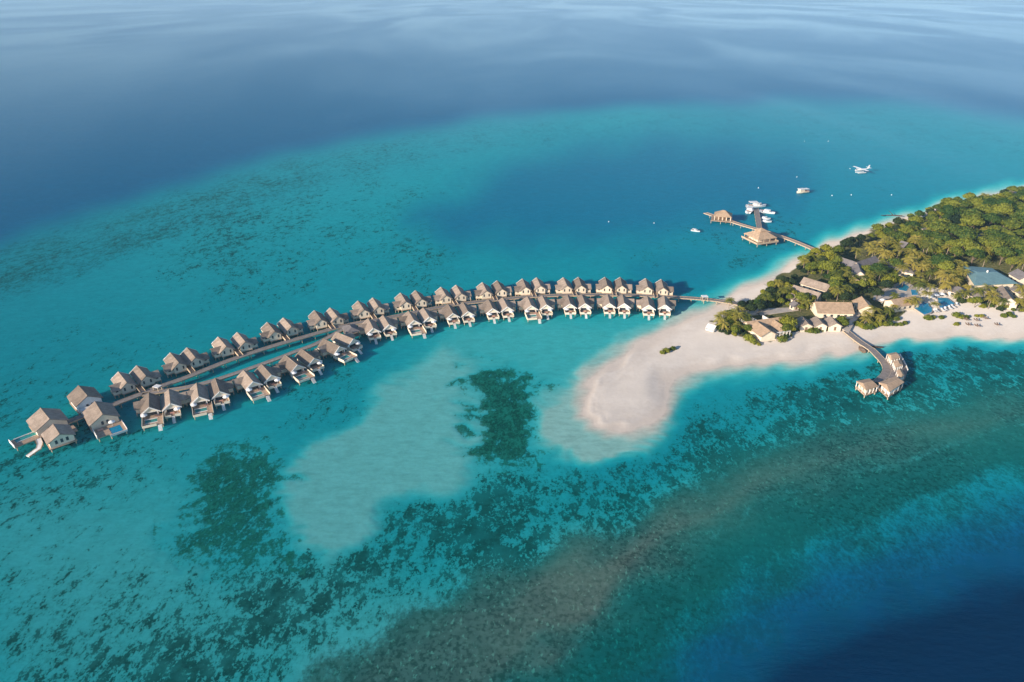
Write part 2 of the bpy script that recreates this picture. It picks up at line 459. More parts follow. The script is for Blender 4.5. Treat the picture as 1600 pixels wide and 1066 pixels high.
def water_mat():
    """a sheet of sea: absorbs by the depth below it, scatters blue back, mirrors the sky"""
    k = N('sea_water')
    p = k.pos()
    depth = k.attr('depth')
    # absorption
    ch = []
    for kc in (0.60, 0.098, 0.056):
        ch.append(k.math('POWER', 2.71828, k.math('MULTIPLY', depth, -kc)))
    T = k.n('ShaderNodeCombineColor', {0: ch[0], 1: ch[1], 2: ch[2]}).outputs[0]
    inv = k.mix(1.0, (1, 1, 1), T, 'SUBTRACT')
    T0 = T
    S = k.mix(k.ramp(depth, 4.0, 12.0), (0.0, 0.140, 0.142), (0.0, 0.103, 0.222))
    S = k.mix(k.ramp(depth, 12.0, 36.0), S, (0.0, 0.030, 0.085))
    scat = k.mix(1.0, S, inv, 'MULTIPLY')
    # ripples: wind waves at three sizes, and broad slicks
    w1 = k.noise(k.mapping(p, (0.55, 1.5, 1), (0, 0, R(12))), 0.30, 4, 0.62)
    w2 = k.noise(k.mapping(p, (0.35, 1.0, 1), (0, 0, R(-8))), 0.045, 3, 0.55)
    w3 = k.noise(k.mapping(p, (0.5, 1.7, 1), (0, 0, R(4))), 0.85, 3, 0.6)
    slick = k.noise(k.mapping(p, (1.0, 0.30, 1), (0, 0, R(-10))), 0.0016, 4, 0.55, 0.8)
    hgt = k.math('ADD', k.math('MULTIPLY', w1, 0.6), k.math('MULTIPLY', w2, 1.6))
    bump = k.n('ShaderNodeBump', {'Strength': 0.35, 'Distance': 0.55, 'Height': hgt})
    fr = k.n('ShaderNodeFresnel', {'IOR': 1.33, 'Normal': bump.outputs[0]}).outputs[0]
    f = k.math('MULTIPLY', k.math('POWER', fr, 2.0), k.ramp(slick, 0.36, 0.64, 0.80, 1.12), True)
    back = k.n('ShaderNodeNewGeometry').outputs['Backfacing']
    f = k.math('MULTIPLY', f, k.math('SUBTRACT', 1.0, back))      # light passing up or down through the sheet is not mirrored
    rip = k.math('ADD', k.math('MULTIPLY', w1, 0.65), k.math('MULTIPLY', w3, 0.35))
    rip = k.ramp(rip, 0.34, 0.60, 0.88, 1.0)                       # noise darkens the transmitted tint to imitate light rippling through waves
    tr = k.n('ShaderNodeBsdfTransparent', {'Color': k.mix(1.0, T0, k.n('ShaderNodeCombineColor', {0: rip, 1: rip, 2: rip}).outputs[0], 'MULTIPLY')})
    bump2 = k.n('ShaderNodeBump', {'Strength': 0.8, 'Distance': 0.7, 'Height': hgt})
    df = k.n('ShaderNodeBsdfDiffuse', {'Color': scat, 'Normal': bump2.outputs[0]})
    gl = k.n('ShaderNodeBsdfGlossy', {'Color': (0.95, 0.97, 1.0), 'Roughness': k.ramp(slick, 0.32, 0.68, 0.27, 0.20), 'Normal': bump.outputs[0]})
    ad = k.n('ShaderNodeAddShader')
    k.t.links.new(tr.outputs[0], ad.inputs[0])
    k.t.links.new(df.outputs[0], ad.inputs[1])
    mx = k.n('ShaderNodeMixShader', {0: f})
    k.t.links.new(ad.outputs[0], mx.inputs[1])
    k.t.links.new(gl.outputs[0], mx.inputs[2])
    return k.surf(mx.outputs[0])


PXS = np.concatenate([np.arange(-900, -60, 20), np.arange(-60, 1660, 4.0), np.arange(1660, 2500, 20)])
PYS = np.concatenate([[-19.2, -18, -15, -11, -6], np.arange(0, 1080, 3.0), np.arange(1080, 1400, 12), np.arange(1400, 2600, 80)])


def zbed(P):
    z, coral, flat, weed, soil = bed(P)
    z = np.where(z < 0, -0.9 * (1 - np.exp(z / 3.0)) - 0.02 + z * 0.03, z)      # relief flattened, as refraction flattens it
    return z, dict(coral=coral, flat=flat, weed=weed, soil=soil)


def zwater(P):
    z = bed(P)[0]
    return np.zeros(len(P)), dict(depth=np.clip(-z, 0, None))


sheet('ground', PXS, PYS, zbed, seabed_mat())
sheet('water', PXS, PYS, zwater, water_mat())


# ------------------------------------------------------------------ mesh helpers
class MB:
    def __init__(s):
        s.v, s.f = [], []

    def face(s, pts):
        i = len(s.v)
        s.v += [tuple(p) for p in pts]
        s.f.append(tuple(range(i, i + len(pts))))
        return s

    def poly(s, verts, faces):
        i = len(s.v)
        s.v += [tuple(p) for p in verts]
        s.f += [tuple(i + j for j in f) for f in faces]
        return s

    def box(s, x0, x1, y0, y1, z0, z1):
        return s.poly([(x0, y0, z0), (x1, y0, z0), (x1, y1, z0), (x0, y1, z0), (x0, y0, z1), (x1, y0, z1), (x1, y1, z1), (x0, y1, z1)],
                      [(3, 2, 1, 0), (4, 5, 6, 7), (0, 1, 5, 4), (1, 2, 6, 5), (2, 3, 7, 6), (3, 0, 4, 7)])

    def prism(s, base, z0, z1, top_scale=1.0):
        n = len(base)
        cx, cy = sum(p[0] for p in base) / n, sum(p[1] for p in base) / n
        lo = [(p[0], p[1], z0) for p in base]
        hi = [(cx + (p[0] - cx) * top_scale, cy + (p[1] - cy) * top_scale, z1) for p in base]
        return s.poly(lo + hi, [tuple(range(n - 1, -1, -1)), tuple(range(n, 2 * n))] + [(i, (i + 1) % n, n + (i + 1) % n, n + i) for i in range(n)])

    def tube(s, pts, r0, r1=None, n=6):
        r1 = r0 if r1 is None else r1
        pts = [Vector(p) for p in pts]
        rings = []
        for i, p in enumerate(pts):
            t = (pts[min(i + 1, len(pts) - 1)] - pts[max(i - 1, 0)]).normalized()
            a = t.orthogonal().normalized() if abs(t.z) < .9 else Vector((1, 0, 0)).cross(t).normalized()
            b = t.cross(a)
            r = r0 + (r1 - r0) * i / max(1, len(pts) - 1)
            rings.append([p + a * r * math.cos(2 * math.pi * j / n) + b * r * math.sin(2 * math.pi * j / n) for j in range(n)])
        vs = [v for rg in rings for v in rg]
        fs = [(i * n + j, i * n + (j + 1) % n, (i + 1) * n + (j + 1) % n, (i + 1) * n + j) for i in range(len(pts) - 1) for j in range(n)]
        fs += [tuple(range(n - 1, -1, -1)), tuple((len(pts) - 1) * n + j for j in range(n))]
        return s.poly(vs, fs)

    def roof_slab(s, e0, e1, r1, r0, th=0.28):
        """a sloping slab: eave edge e0-e1, ridge edge r0-r1, given thickness"""
        q = [Vector(p) for p in (e0, e1, r1, r0)]
        nrm = (q[1] - q[0]).cross(q[3] - q[0]).normalized()
        if nrm.z < 0:
            nrm = -nrm
            q = [q[1], q[0], q[3], q[2]]
        lo = [p - nrm * th for p in q]
        return s.poly(q + lo, [(0, 1, 2, 3), (7, 6, 5, 4), (1, 0, 4, 5), (2, 1, 5, 6), (3, 2, 6, 7), (0, 3, 7, 4)])

    def gable(s, y0, y1, hw, ze, zr, th=0.28, axis='y', c=0.0):
        """two slabs whose ridge runs along the axis from y0 to y1, centred on c"""
        def P(a, b, z):
            return (c + b, a, z) if axis == 'y' else (a, c + b, z)
        for sg in (-1, 1):
            s.roof_slab(P(y0, sg * hw, ze), P(y1, sg * hw, ze), P(y1, 0, zr), P(y0, 0, zr), th)
        return s

    def pent(s, y0, y1, hw, z0, ze, zr, axis='y', c=0.0):
        """house body: box with gable ends"""
        sec = [(-hw, z0), (hw, z0), (hw, ze), (0, zr), (-hw, ze)]
        def P(a, b, z):
            return (c + b, a, z) if axis == 'y' else (a, c + b, z)
        vs = [P(y0, b, z) for b, z in sec] + [P(y1, b, z) for b, z in sec]
        fs = [(4, 3, 2, 1, 0), (5, 6, 7, 8, 9)] + [(i, (i + 1) % 5, 5 + (i + 1) % 5, 5 + i) for i in range(5)]
        return s.poly(vs, fs)

    def hip(s, x0, x1, y0, y1, ze, zr, ridge=0.5, th=0.25):
        """hipped roof over a rectangle; the ridge runs along the longer side"""
        cx, cy = (x0 + x1) / 2, (y0 + y1) / 2
        lx, ly = (x1 - x0) / 2, (y1 - y0) / 2
        if lx >= ly:
            a, b = (cx - lx * ridge, cy, zr), (cx + lx * ridge, cy, zr)
            fs = [(0, 1, 5, 4), (1, 2, 5), (2, 3, 4, 5), (3, 0, 4)]
        else:
            a, b = (cx, cy - ly * ridge, zr), (cx, cy + ly * ridge, zr)
            fs = [(0, 1, 4), (1, 2, 5, 4), (2, 3, 5), (3, 0, 4, 5)]
        c = [(x0, y0), (x1, y0), (x1, y1), (x0, y1)]
        vs = [(*p, ze) for p in c] + [a, b] + [(*p, ze - th) for p in c]
        fs = fs + [(9, 8, 7, 6)] + [(6 + i, 6 + (i + 1) % 4, (i + 1) % 4, i) for i in range(4)]
        return s.poly(vs, fs)

    def mesh(s, name, mat):
        me = bpy.data.meshes.new(name)
        me.from_pydata(s.v, [], s.f)
        me.materials.append(M[mat] if isinstance(mat, str) else mat)
        me.update()
        return me

    def build(s, name, mat, parent=None, loc=(0, 0, 0), rz=0.0):
        return link(name, s.mesh(name, mat), parent, loc, rz)


def link(name, data, parent=None, loc=(0, 0, 0), rz=0.0):
    o = bpy.data.objects.new(name, data)
    col.objects.link(o)
    o.location = loc
    o.rotation_euler = (0, 0, rz)
    if parent is not None:
        o.parent = parent
        CHILD.setdefault(parent.name, []).append(o)
    return o


def tag(o, label=None, cat=None, group=None):
    if label:
        o['label'] = label
    if cat:
        o['category'] = cat
    if group:
        o['group'] = group
    return o


def thing(name, loc, rz, label, cat, group=None):
    o = link(name, None, None, loc, rz)
    o.empty_display_size = 1.0
    return tag(o, label, cat, group)


def copy_tree(o, parent=None):
    c = o.copy()
    col.objects.link(c)
    if parent is not None:
        c.parent = parent
        CHILD.setdefault(parent.name, []).append(c)
    for ch in list(CHILD.get(o.name, [])):
        copy_tree(ch, c)
    return c


ORD = ['first', 'second', 'third', 'fourth', 'fifth', 'sixth', 'seventh', 'eighth', 'ninth', 'tenth', 'eleventh', 'twelfth', 'thirteenth',
       'fourteenth', 'fifteenth', 'sixteenth', 'seventeenth', 'eighteenth', 'nineteenth', 'twentieth']

# ------------------------------------------------------------------ water villas
ZF, ZE, ZR = 2.0, 4.2, 6.9          # floor, eaves and ridge above the water


def make_villa(side, front, pool):
    """side: -1 the wing stands left of the ridge, +1 right (seen from land towards sea, +y is the sea)"""
    r = link('water_villa', None)
    s = side
    MB().pent(-6.3, 5.6, 2.9, ZF - .3, ZE + .08, ZR - .45).build('wall', 'cream', r)
    w = MB()
    x0, x1 = sorted((s * 2.92, s * 6.1))
    w.pent(x0, x1, 2.9, ZF - .3, ZE - .35, 5.45, 'x', -2.2).build('wing_wall', 'cream', r)
    ro = MB().gable(-6.55, 6.9, 4.05, ZE - .25, ZR).build('roof', 'roof', r)
    MB().tube([(0, -6.6, ZR + .02), (0, 6.95, ZR + .02)], 0.16).build('ridge_cap', 'roof', ro)
    x0, x1 = sorted((s * 0.3, s * 6.6))
    MB().gable(x0, x1, 3.5, ZE - .35, 5.95, .25, 'x', -2.2).build('wing_roof', 'roof', r)
    # white bargeboards at the seaward gable
    g = MB()
    for sg in (-1, 1):
        g.roof_slab((sg * 4.12, 6.93, ZE - .22), (sg * 4.12, 7.15, ZE - .22), (0, 7.15, ZR + .08), (0, 6.93, ZR + .08), .5)
        g.box(sg * 2.75 - .16, sg * 2.75 + .16, 6.45, 6.8, ZF + .02, ZE + .05)
    g.box(-2.6, 2.6, 6.5, 6.75, ZE - .2, ZE + .1)
    g.build('gable_frame', 'white', r)
    MB().poly([(-2.9, 6.56, ZE + .12), (2.9, 6.56, ZE + .12), (0, 6.56, ZR - .4), (-2.9, 6.7, ZE + .12), (2.9, 6.7, ZE + .12), (0, 6.7, ZR - .4)],
              [(0, 1, 2), (5, 4, 3), (0, 3, 4, 1), (1, 4, 5, 2), (2, 5, 3, 0)]).build('gable_panel', 'cream', r)
    MB().box(-2.2, 2.2, 5.55, 5.66, ZF + .02, ZE + .1).build('glass_door', 'glass', r)
    # landward wall: two dark windows and a door, white base rail
    for x in (-1.5, 1.55):
        MB().box(x - .38, x + .38, -6.36, -6.25, ZF + .9, ZF + 2.5).build('window', 'glass', r)
    wx = s * 4.6
    MB().box(wx - .55, wx + .55, -5.16, -5.06, ZF + .9, ZF + 2.1).build('window', 'glass', r)
    MB().box(s * 6.12 - .06, s * 6.12 + .06, -3.1, -1.3, ZF + .8, ZF + 2.2).build('window', 'glass', r)
    # floor slab
    f = MB().box(-3.0, 3.0, -6.6, 5.75, ZF - .62, ZF - .31)
    x0, x1 = sorted((s * 3.02, s * 6.3))
    f.box(x0, x1, -5.3, .95, ZF - .62, ZF - .31)
    f.build('floor', 'deck', r)
    d = MB()
    if pool:
        a, b, y1 = -4.0, 3.6, 14.4
        if s > 0:
            a, b = -4.5, 3.5
        y0 = 5.78
        px0, px1, py0, py1 = a + 2.3, b - .8, y0 + 3.4, y1 - 2.2
        d.box(a, b, y0, py0, ZF - .35, ZF)
        d.box(a, b, py1, y1, ZF - .35, ZF)
        d.box(a, px0, py0, py1, ZF - .35, ZF)
        d.box(px1, b, py0, py1, ZF - .35, ZF)
        d.build('deck', 'deck', r)
        MB().box(px0 + .02, px1 - .02, py0 + .02, py1 - .02, ZF - 1.2, ZF - .12).build('pool', 'pool', r)
        MB().box(a - .2, a - .005, y0, y1, ZF - .6, ZF + .9).build('deck_wall', 'cream', r)
        MB().box(b + .005, b + .2, y0, y1, ZF - .6, ZF + .9).build('deck_wall', 'cream', r)
        MB().box(a + 2.6, b, y1 + .005, y1 + .2, ZF - .6, ZF + .5).build('deck_wall', 'cream', r)
        MB().box(px0 - .2, px1 + .2, py0 - .22, py0 - .02, ZF + .005, ZF + .22).build('pool_edge', 'white', r)
        MB().box(px0 - .2, px1 + .2, py1 + .02, py1 + .22, ZF + .005, ZF + .22).build('pool_edge', 'white', r)
        st = MB()
        for i in range(5):
            st.box(a + .6, a + 2.2, y1 + .22 + i * .5, y1 + .70 + i * .5, ZF - .6 - i * .38, ZF - .35 - i * .38)
        st.build('steps', 'white', r)
        MB().box(a + 1.4, a + 3.2, y0 + 1.0, y0 + 1.8, ZF + .02, ZF + .4).build('daybed', 'cushion', r)
        ys = (y0 + .6, 10.2, y1 - .3)
        xs = (a + .3, b - .3)
    else:
        y0, y1 = 5.78, 9.9
        d.box(-3.0, 3.0, y0, y1, ZF - .35, ZF)
        d.build('deck', 'deck', r)
        for sg in (-1, 1):
            MB().box(sg * 3.09 - .085, sg * 3.09 + .085, y0, y1 + .15, ZF - .5, ZF + .95).build('deck_wall', 'cream', r)
            MB().box(sg * 1.875 - 1.125, sg * 1.875 + 1.125, y1 + .005, y1 + .17, ZF - .5, ZF + .75).build('deck_wall', 'cream', r)
        st = MB()
        for i in range(6):
            st.box(-.65, .65, y1 + .02 + i * .48, y1 + .47 + i * .48, ZF - .3 - i * .36, ZF - .05 - i * .36)
        st.build('steps', 'white', r)
        MB().box(-s * .2 - .9, -s * .2 + .9, y0 + 1.2, y0 + 2.0, ZF + .02, ZF + .42).build('daybed', 'cushion', r)
        ys = (y1 - .3,)
        xs = (-2.7, 2.7)
    sm = MB().tube([(0, 0, -7.0), (0, 0, ZF - .45)], .2, n=6).mesh('stilt', 'stilt')
    for x in (-2.5, 2.5):
        for y in (-6.2, -2.0, 2.2, 5.4):
            link('stilt', sm, r, (x, y, 0))
    for x in (s * 4.4, s * 6.0):
        for y in (-5.0, .6):
            link('stilt', sm, r, (x, y, 0))
    for x in xs:
        for y in ys:
            link('stilt', sm, r, (x, y, 0))
    return r


PROTO = {}


def villa(pa, pb, row, side, pool, label, group, flip):
    """pa, pb: the photo's pixels of the two ends of the ridge, pb the end nearer the camera"""
    A, B = at(*pa, ZR), at(*pb, ZR if row == 'front' else ZR - .6)
    d = (B - A)
    d.z = 0
    d.normalize()
    if row == 'back':
        d = -d                               # the sea lies behind
    c = A + (B - A) * .5
    return c, d


front_px = {0: ((232.3, 612.5), (232.6, 634), (263.8, 606.6), (265.4, 628.3)), 1: ((307, 597.4), (309.8, 617.7), (335.7, 590.7), (342.5, 608.7)),
            2: ((380.8, 577.7), (393.7, 594), (408.3, 568.1), (423, 583.9)), 3: ((445.9, 553.7), (463, 568.5), (468.4, 543.6), (492, 558.8)),
            4: ((503.3, 527.8), (531, 540.7), (523.6, 517.7), (551.7, 528.4)), 5: ((575.2, 495.4), (582.6, 512), (597.7, 491.1), (608, 506)),
            6: ((637.6, 484.6), (647, 499), (661, 479), (670.4, 494.4)), 7: ((699.2, 473.5), (707.7, 488.5), (723.2, 470.7), (731.1, 485.5)),
            8: ((763, 466), (769.6, 481), (785.1, 463.6), (792.6, 478.2)), 9: ((823.6, 462), (830.6, 476), (847.2, 460.7), (853.4, 474.6)),
            10: ((886.2, 459.4), (890.8, 473), (909.4, 459), (914, 472.7)), 11: ((949.3, 458.5), (952.6, 472.5), (972.5, 458.5), (976, 473)),
            12: ((1011.4, 461.1), (1014, 475), (1037.7, 460.2), (1040, 475))}
back_px = {0: ((186.3, 582), (197, 597), (213.9, 571.8), (228, 587.2)), 1: ((267, 551), (279, 567), (292, 543), (306, 559)),
           2: ((341, 526), (354, 542), (370, 518), (384, 535.5)), 3: ((417, 503), (430, 518.5), (443, 496), (455.5, 511)),
           4: ((491.5, 485.1), (501.5, 499), (516.3, 480.6), (527.5, 495)), 5: ((559.2, 470), (569.1, 484), (582.7, 464.9), (591.4, 479.4)),
           6: ((625.9, 457.4), (634, 471.5), (649.3, 452.7), (658.6, 468.2)), 7: ((688.9, 448.2), (697.5, 462), (712.8, 444.9), (720.6, 459)),
           8: ((754.1, 441.1), (760, 454.5), (777.1, 437.8), (784, 452)), 9: ((816.6, 434.9), (821.5, 449.3), (838.5, 433.1), (845, 447.2)),
           10: ((880.9, 433.1), (886, 447), (903.7, 432.7), (908.6, 446.4)), 11: ((945.8, 432.7), (948.6, 446.2), (969, 432.7), (972, 446.7)),
           12: ((1008.8, 434.4), (1012.5, 448.5), (1032.9, 436.2), (1037, 450))}
POOLS = {(0, 0), (1, 0), (2, 0), (3, 0), (4, 0), (6, 0), (9, 0)}
parasol_proto = None


def make_parasol(r=1.35, h=2.4):
    o = link('parasol', None)
    MB().tube([(0, 0, 0), (0, 0, h + .1)], .04).build('pole', 'metal', o)
    n = 8
    c = MB()
    ring = [(r * math.cos(2 * math.pi * i / n), r * math.sin(2 * math.pi * i / n), h - .5) for i in range(n)]
    c.poly(ring + [(0, 0, h + .1), (0, 0, h - .02)] + [(x, y, z - .12) for x, y, z in ring],
           [(i, (i + 1) % n, n) for i in range(n)] + [(n + 2 + (i + 1) % n, n + 2 + i, n + 1) for i in range(n)] + [((i + 1) % n, i, n + 2 + i, n + 2 + (i + 1) % n) for i in range(n)])
    c.build('canopy', 'cloth', o)
    MB().prism([(.3 * math.cos(a), .3 * math.sin(a)) for a in np.linspace(0, 2 * math.pi, 9)[:-1]], 0, .1).build('base', 'metal', o)
    return o


def place(kind, maker, loc, rz, label, cat, group=None, scale=None):
    if kind not in PROTO:
        PROTO[kind] = o = maker()
    else:
        o = copy_tree(PROTO[kind])
    o.location = loc
    o.rotation_euler = (0, 0, rz)
    o.scale = (1, 1, 1) if scale is None else ((scale,) * 3 if not isinstance(scale, tuple) else scale)
    for k in ('label', 'category', 'group'):
        if k in o:
            del o[k]
    return tag(o, label, cat, group)


PAIR_MID = {}
for row, px in (('back', back_px), ('front', front_px)):
    for i, (la, lb, ra, rb) in px.items():
        cl, dl = villa(la, lb, row, -1, False, '', '', False)
        cr, dr = villa(ra, rb, row, 1, False, '', '', False)
        dm = (dl + dr).normalized()
        dl, dr = (dl + dm).normalized(), (dr + dm).normalized()
        end = 'island end' if i > 5 else 'western tip'
        n = (12 - i) if i > 5 else i
        PAIR_MID[(row, i)] = (cl, cr, dm)
        for j, (c, d) in enumerate(((cl, dl), (cr, dr))):
            pool = row == 'front' and (i, j) in POOLS
            # seen from land to sea the left-hand one of the picture is on the left only in the far row
            side = (-1 if j == 0 else 1) * (1 if row == 'back' else -1)
            rz = math.atan2(-d.x, d.y) + R(random.uniform(-1.3, 1.3))
            kind = ('villa', side, pool)
            lab = 'grey-brown water villa %s, %s of %s pair from %s, %s row' % (
                ('with cream back wall', 'with small sea deck', 'with big pool deck')[0 if row == 'back' else 1 + pool], ('left', 'right')[j], ORD[n], end,
                'far' if row == 'back' else 'near')
            v = place(kind, lambda s_=side, p_=pool: make_villa(s_, True, p_), (c.x, c.y, 0), rz, lab, 'water villa',
                      'water villas beyond the walkway' if row == 'back' else 'water villas on the near side of the walkway', .95)
            if row == 'front' or i in (0, 1, 2, 3):
                # a white parasol stands on the sea deck, at the outer corner
                o2 = Vector((-side * -2.0, 7.9)) if not pool else Vector((side * 2.6, 8.0))
                mm = Matrix.Rotation(rz, 2)
                q = mm @ Vector((o2.x, o2.y)) * .95
                place('parasol', make_parasol, (c.x + q.x, c.y + q.y, ZF * .95 + .004), 0.3 * i,
                      'white parasol on sea deck of %s villa, %s pair from %s, %s row' % (('left', 'right')[j], ORD[n], end, 'far' if row == 'back' else 'near'), 'parasol', 'white parasols on the villa decks')


# ------------------------------------------------------------------ walkways and piers
def catmull(pts, step=3.0):
    out = []
    P = [pts[0]] + pts + [pts[-1]]
    for i in range(1, len(P) - 2):
        n = max(1, int((P[i + 1] - P[i]).length / step))
        for k in range(n):
            t = k / n
            out.append(0.5 * ((2 * P[i]) + (P[i + 1] - P[i - 1]) * t + (2 * P[i - 1] - 5 * P[i] + 4 * P[i + 1] - P[i + 2]) * t * t + (3 * P[i] - P[i - 1] - 3 * P[i + 1] + P[i + 2]) * t ** 3))
    out.append(pts[-1].copy())
    return out


def ribbon(mb, pts, w0, w1, z0, z1):
    """solid strip between the offsets w0 < w1 of a centre line"""
    L, n = [], len(pts)
    for i, p in enumerate(pts):
        t = pts[min(i + 1, n - 1)] - pts[max(i - 1, 0)]
        t.z = 0
        t.normalize()
        s = Vector((t.y, -t.x, 0))
        a, b = p + s * w0, p + s * w1
        zz = p.z if abs(p.z) > 1e-6 else 0
        L += [(a.x, a.y, z0 + zz), (b.x, b.y, z0 + zz), (b.x, b.y, z1 + zz), (a.x, a.y, z1 + zz)]
    fs = []
    for i in range(n - 1):
        for k in range(4):
            fs.append((4 * i + k, 4 * i + (k + 1) % 4, 4 * (i + 1) + (k + 1) % 4, 4 * (i + 1) + k))
    fs += [(3, 2, 1, 0), tuple(4 * (n - 1) + k for k in range(4))]
    mb.poly(L, fs)


STILT_CACHE = {}


def walkway(px, label, width=2.6, z=2.3, gap=6.0, mat='deck_grey', name='walkway', cat='walkway', rail=True, zs=None, both=True):
    pts = []
    for i, p in enumerate(px):
        zz = z if zs is None else zs[i]
        q = at(*p, zz)
        q.z = zz - z
        pts.append(q)
    c0 = pts[0].copy()
    c0.z = 0
    pts = catmull([p - c0 for p in pts])
    root = thing(name, (c0.x, c0.y, 0), 0, label, cat)
    mb = MB()
    ribbon(mb, pts, -width / 2, width / 2, z - .25, z)
    mb.build('deck', mat, root)
    mb = MB()
    for sg in (-1, 1):
        e = sg * width / 2
        ribbon(mb, pts, min(e, e + sg * .16), max(e, e + sg * .16), z - .4, z + .12)
    mb.build('edge_beam', 'stilt', root)
    key = ('w', z)
    if key not in STILT_CACHE:
        STILT_CACHE[key] = MB().tube([(0, 0, -7.5), (0, 0, z - .26)], .19).mesh('stilt', 'stilt')
    acc = 0
    cnt = 0
    rest = MB()
    many = not both
    far = -1 if pts[-1].x > 0 else 1
    for i in range(1, len(pts)):
        acc += (pts[i] - pts[i - 1]).length
        if acc >= gap and cnt < 98:
            acc = 0
            t = (pts[i] - pts[i - 1])
            t.z = 0
            t.normalize()
            s = Vector((t.y, -t.x, 0))
            for sg in (-1, 1):
                q = pts[i] + s * sg * (width / 2 - .1)
                if many and sg == far:
                    rest.tube([(q.x, q.y, -7.5), (q.x, q.y, z - .27)], .19)
                else:
                    link('stilt', STILT_CACHE[key], root, (q.x, q.y, q.z))
                    cnt += 1
    if rest.v:
        rest.build('stilts', 'stilt', root)['kind'] = 'stuff'
    return root


WALK = [(1168, 478), (1130, 471), (1090, 466.5), (1050, 464), (1000, 461.5), (940, 460.5), (880, 461), (820, 464), (760, 470), (710, 476), (660, 485), (620, 493.5), (590, 499.5), (556, 505),
        (520, 513.5), (480, 525), (440, 536.5), (400, 549), (360, 562.5), (320, 578), (285, 592), (250, 604), (215, 617.5), (172, 634), (135, 648), (105, 660)]
walkway(WALK, 'long curving grey timber walkway on stilts that serves the far row of villas', 2.8, gap=6.2, zs=[1.9, 2.0] + [2.3] * 24, both=False)
walkway([(548, 507), (520, 523), (492, 538), (462, 549), (434, 560), (398, 573), (360, 586), (325, 597), (290, 605.5), (255, 611), (222, 616.5)],
        'shorter grey timber walkway branching off behind the nearer western villas', 2.4, gap=8)
for i, (cl, cr, dm) in sorted((k[1], v) for k, v in PAIR_MID.items() if k[0] == 'back'):
    m = (cl + cr) / 2
    end = 'island end' if i > 5 else 'western tip'
    n = (12 - i) if i > 5 else i
    d2 = -dm
    a = m + d2 * 2.0
    def mk_bridge():
        o = link('footbridge', None)
        MB().box(-1.0, 1.0, 0, 9.5, ZF - .24, ZF + .03).build('deck', 'deck', o)
        MB().box(-1.12, -1.005, 0, 9.5, ZF - .3, ZF + .9).box(1.005, 1.12, 0, 9.5, ZF - .3, ZF + .9).build('railing', 'stilt', o)
        return o
    place('footbridge', mk_bridge, (a.x, a.y, 0), math.atan2(-d2.x, d2.y), 'short timber footbridge from the walkway to the %s far villa pair from %s' % (ORD[n], end), 'footbridge', 'footbridges to the far villas')

# shelters where the walkways fork
o = thing('shelter', at(549, 521, ZF)[:2] + (0,), R(-62), 'grey hip-roofed shelter where the two walkways fork', 'shelter')
MB().hip(-4.6, 4.6, -3.6, 3.6, 4.6, 6.3, .4).build('roof', 'roof_grey', o)
MB().box(-4.2, 4.2, -3.2, 3.2, ZF - .3, ZF + .02).build('floor', 'deck_grey', o)
pm = MB().box(-.14, .14, -.14, .14, -7, 4.9).mesh('post', 'stilt')
for x in (-3.9, 3.9):
    for y in (-2.9, 2.9):
        link('post', pm, o, (x, y, 0))
o = thing('shelter', at(247, 610, ZF)[:2] + (0,), R(-20), 'small shelter with flat white roof beside the walkway near the western tip', 'shelter')
MB().box(-1.5, 1.5, -1.2, 1.2, 4.0, 4.2).build('roof', 'white', o)
MB().box(-2.4, 2.4, -2.0, 2.0, ZF - .3, ZF + .02).build('floor', 'deck_grey', o)
pm = MB().box(-.12, .12, -.12, .12, -7, 3.99).mesh('post', 'stilt')
for x in (-1.3, 1.3):
    for y in (-1.0, 1.0):
        link('post', pm, o, (x, y, 0))


# ------------------------------------------------------------------ the suites at the western tip
def stilts(root, pts, ztop, r=.22):
    m = MB().tube([(0, 0, -7.5), (0, 0, ztop)], r).mesh('stilt', 'stilt')
    for x, y in pts:
        link('stilt', m, root, (x, y, 0))


def ridge_frame(pa, pb, z):
    A, B = at(*pa, z), at(*pb, z)
    d = B - A
    d.z = 0
    L = d.length
    d.normalize()
    c = (A + B) / 2
    return c, math.atan2(-d.x, d.y), L


def suite(pa, pb, hw, zr, ze, label, L=None, wall='cream', roof='roof', windows=2, name='water_villa', cat='water villa'):
    c, rz, l0 = ridge_frame(pa, pb, zr)
    L = L or l0
    r = thing(name, (c.x, c.y, 0), rz, label, cat)
    h = L / 2
    MB().pent(-h + .4, h - .4, hw - .8, ZF - .3, ze + .2, zr - .45).build('wall', wall, r)
    ro = MB().gable(-h, h, hw, ze, zr).build('roof', roof, r)
    MB().tube([(0, -h - .02, zr + .02), (0, h + .02, zr + .02)], .18).build('ridge_cap', roof, ro)
    MB().box(-hw + .3, hw - .3, -h - .3, h + .3, ZF - .62, ZF - .31).build('floor', 'deck', r)
    for k in range(windows):
        x = (k - (windows - 1) / 2) * 1.9
        MB().box(x - .45, x + .45, h - .44, h - .33, ZF + .7, ZF + 2.3).build('window', 'glass', r)
    stilts(r, [(x, y) for x in (-hw + .8, hw - .8) for y in (-h + .6, 0, h - .4)], ZF - .6)
    return r, c, rz, h


r, c, rz, h = suite((63.2, 637.4), (77.5, 655), 6.2, 7.7, 4.3, 'largest tan-roofed villa at the western tip, upper of its two gabled blocks')
d = MB().box(-6.8, -2.0, h + .3, h + 6.5, ZF - .35, ZF).box(-2.0, 4.2, h + .3, h + 2.5, ZF - .35, ZF)
d.build('deck', 'deck', r)
r2, c2, rz2, h2 = suite((83.7, 663.7), (92.5, 677), 5.0, 6.7, 4.1, 'tan gabled block in front of the largest villa at the western tip', L=9.5, windows=3)
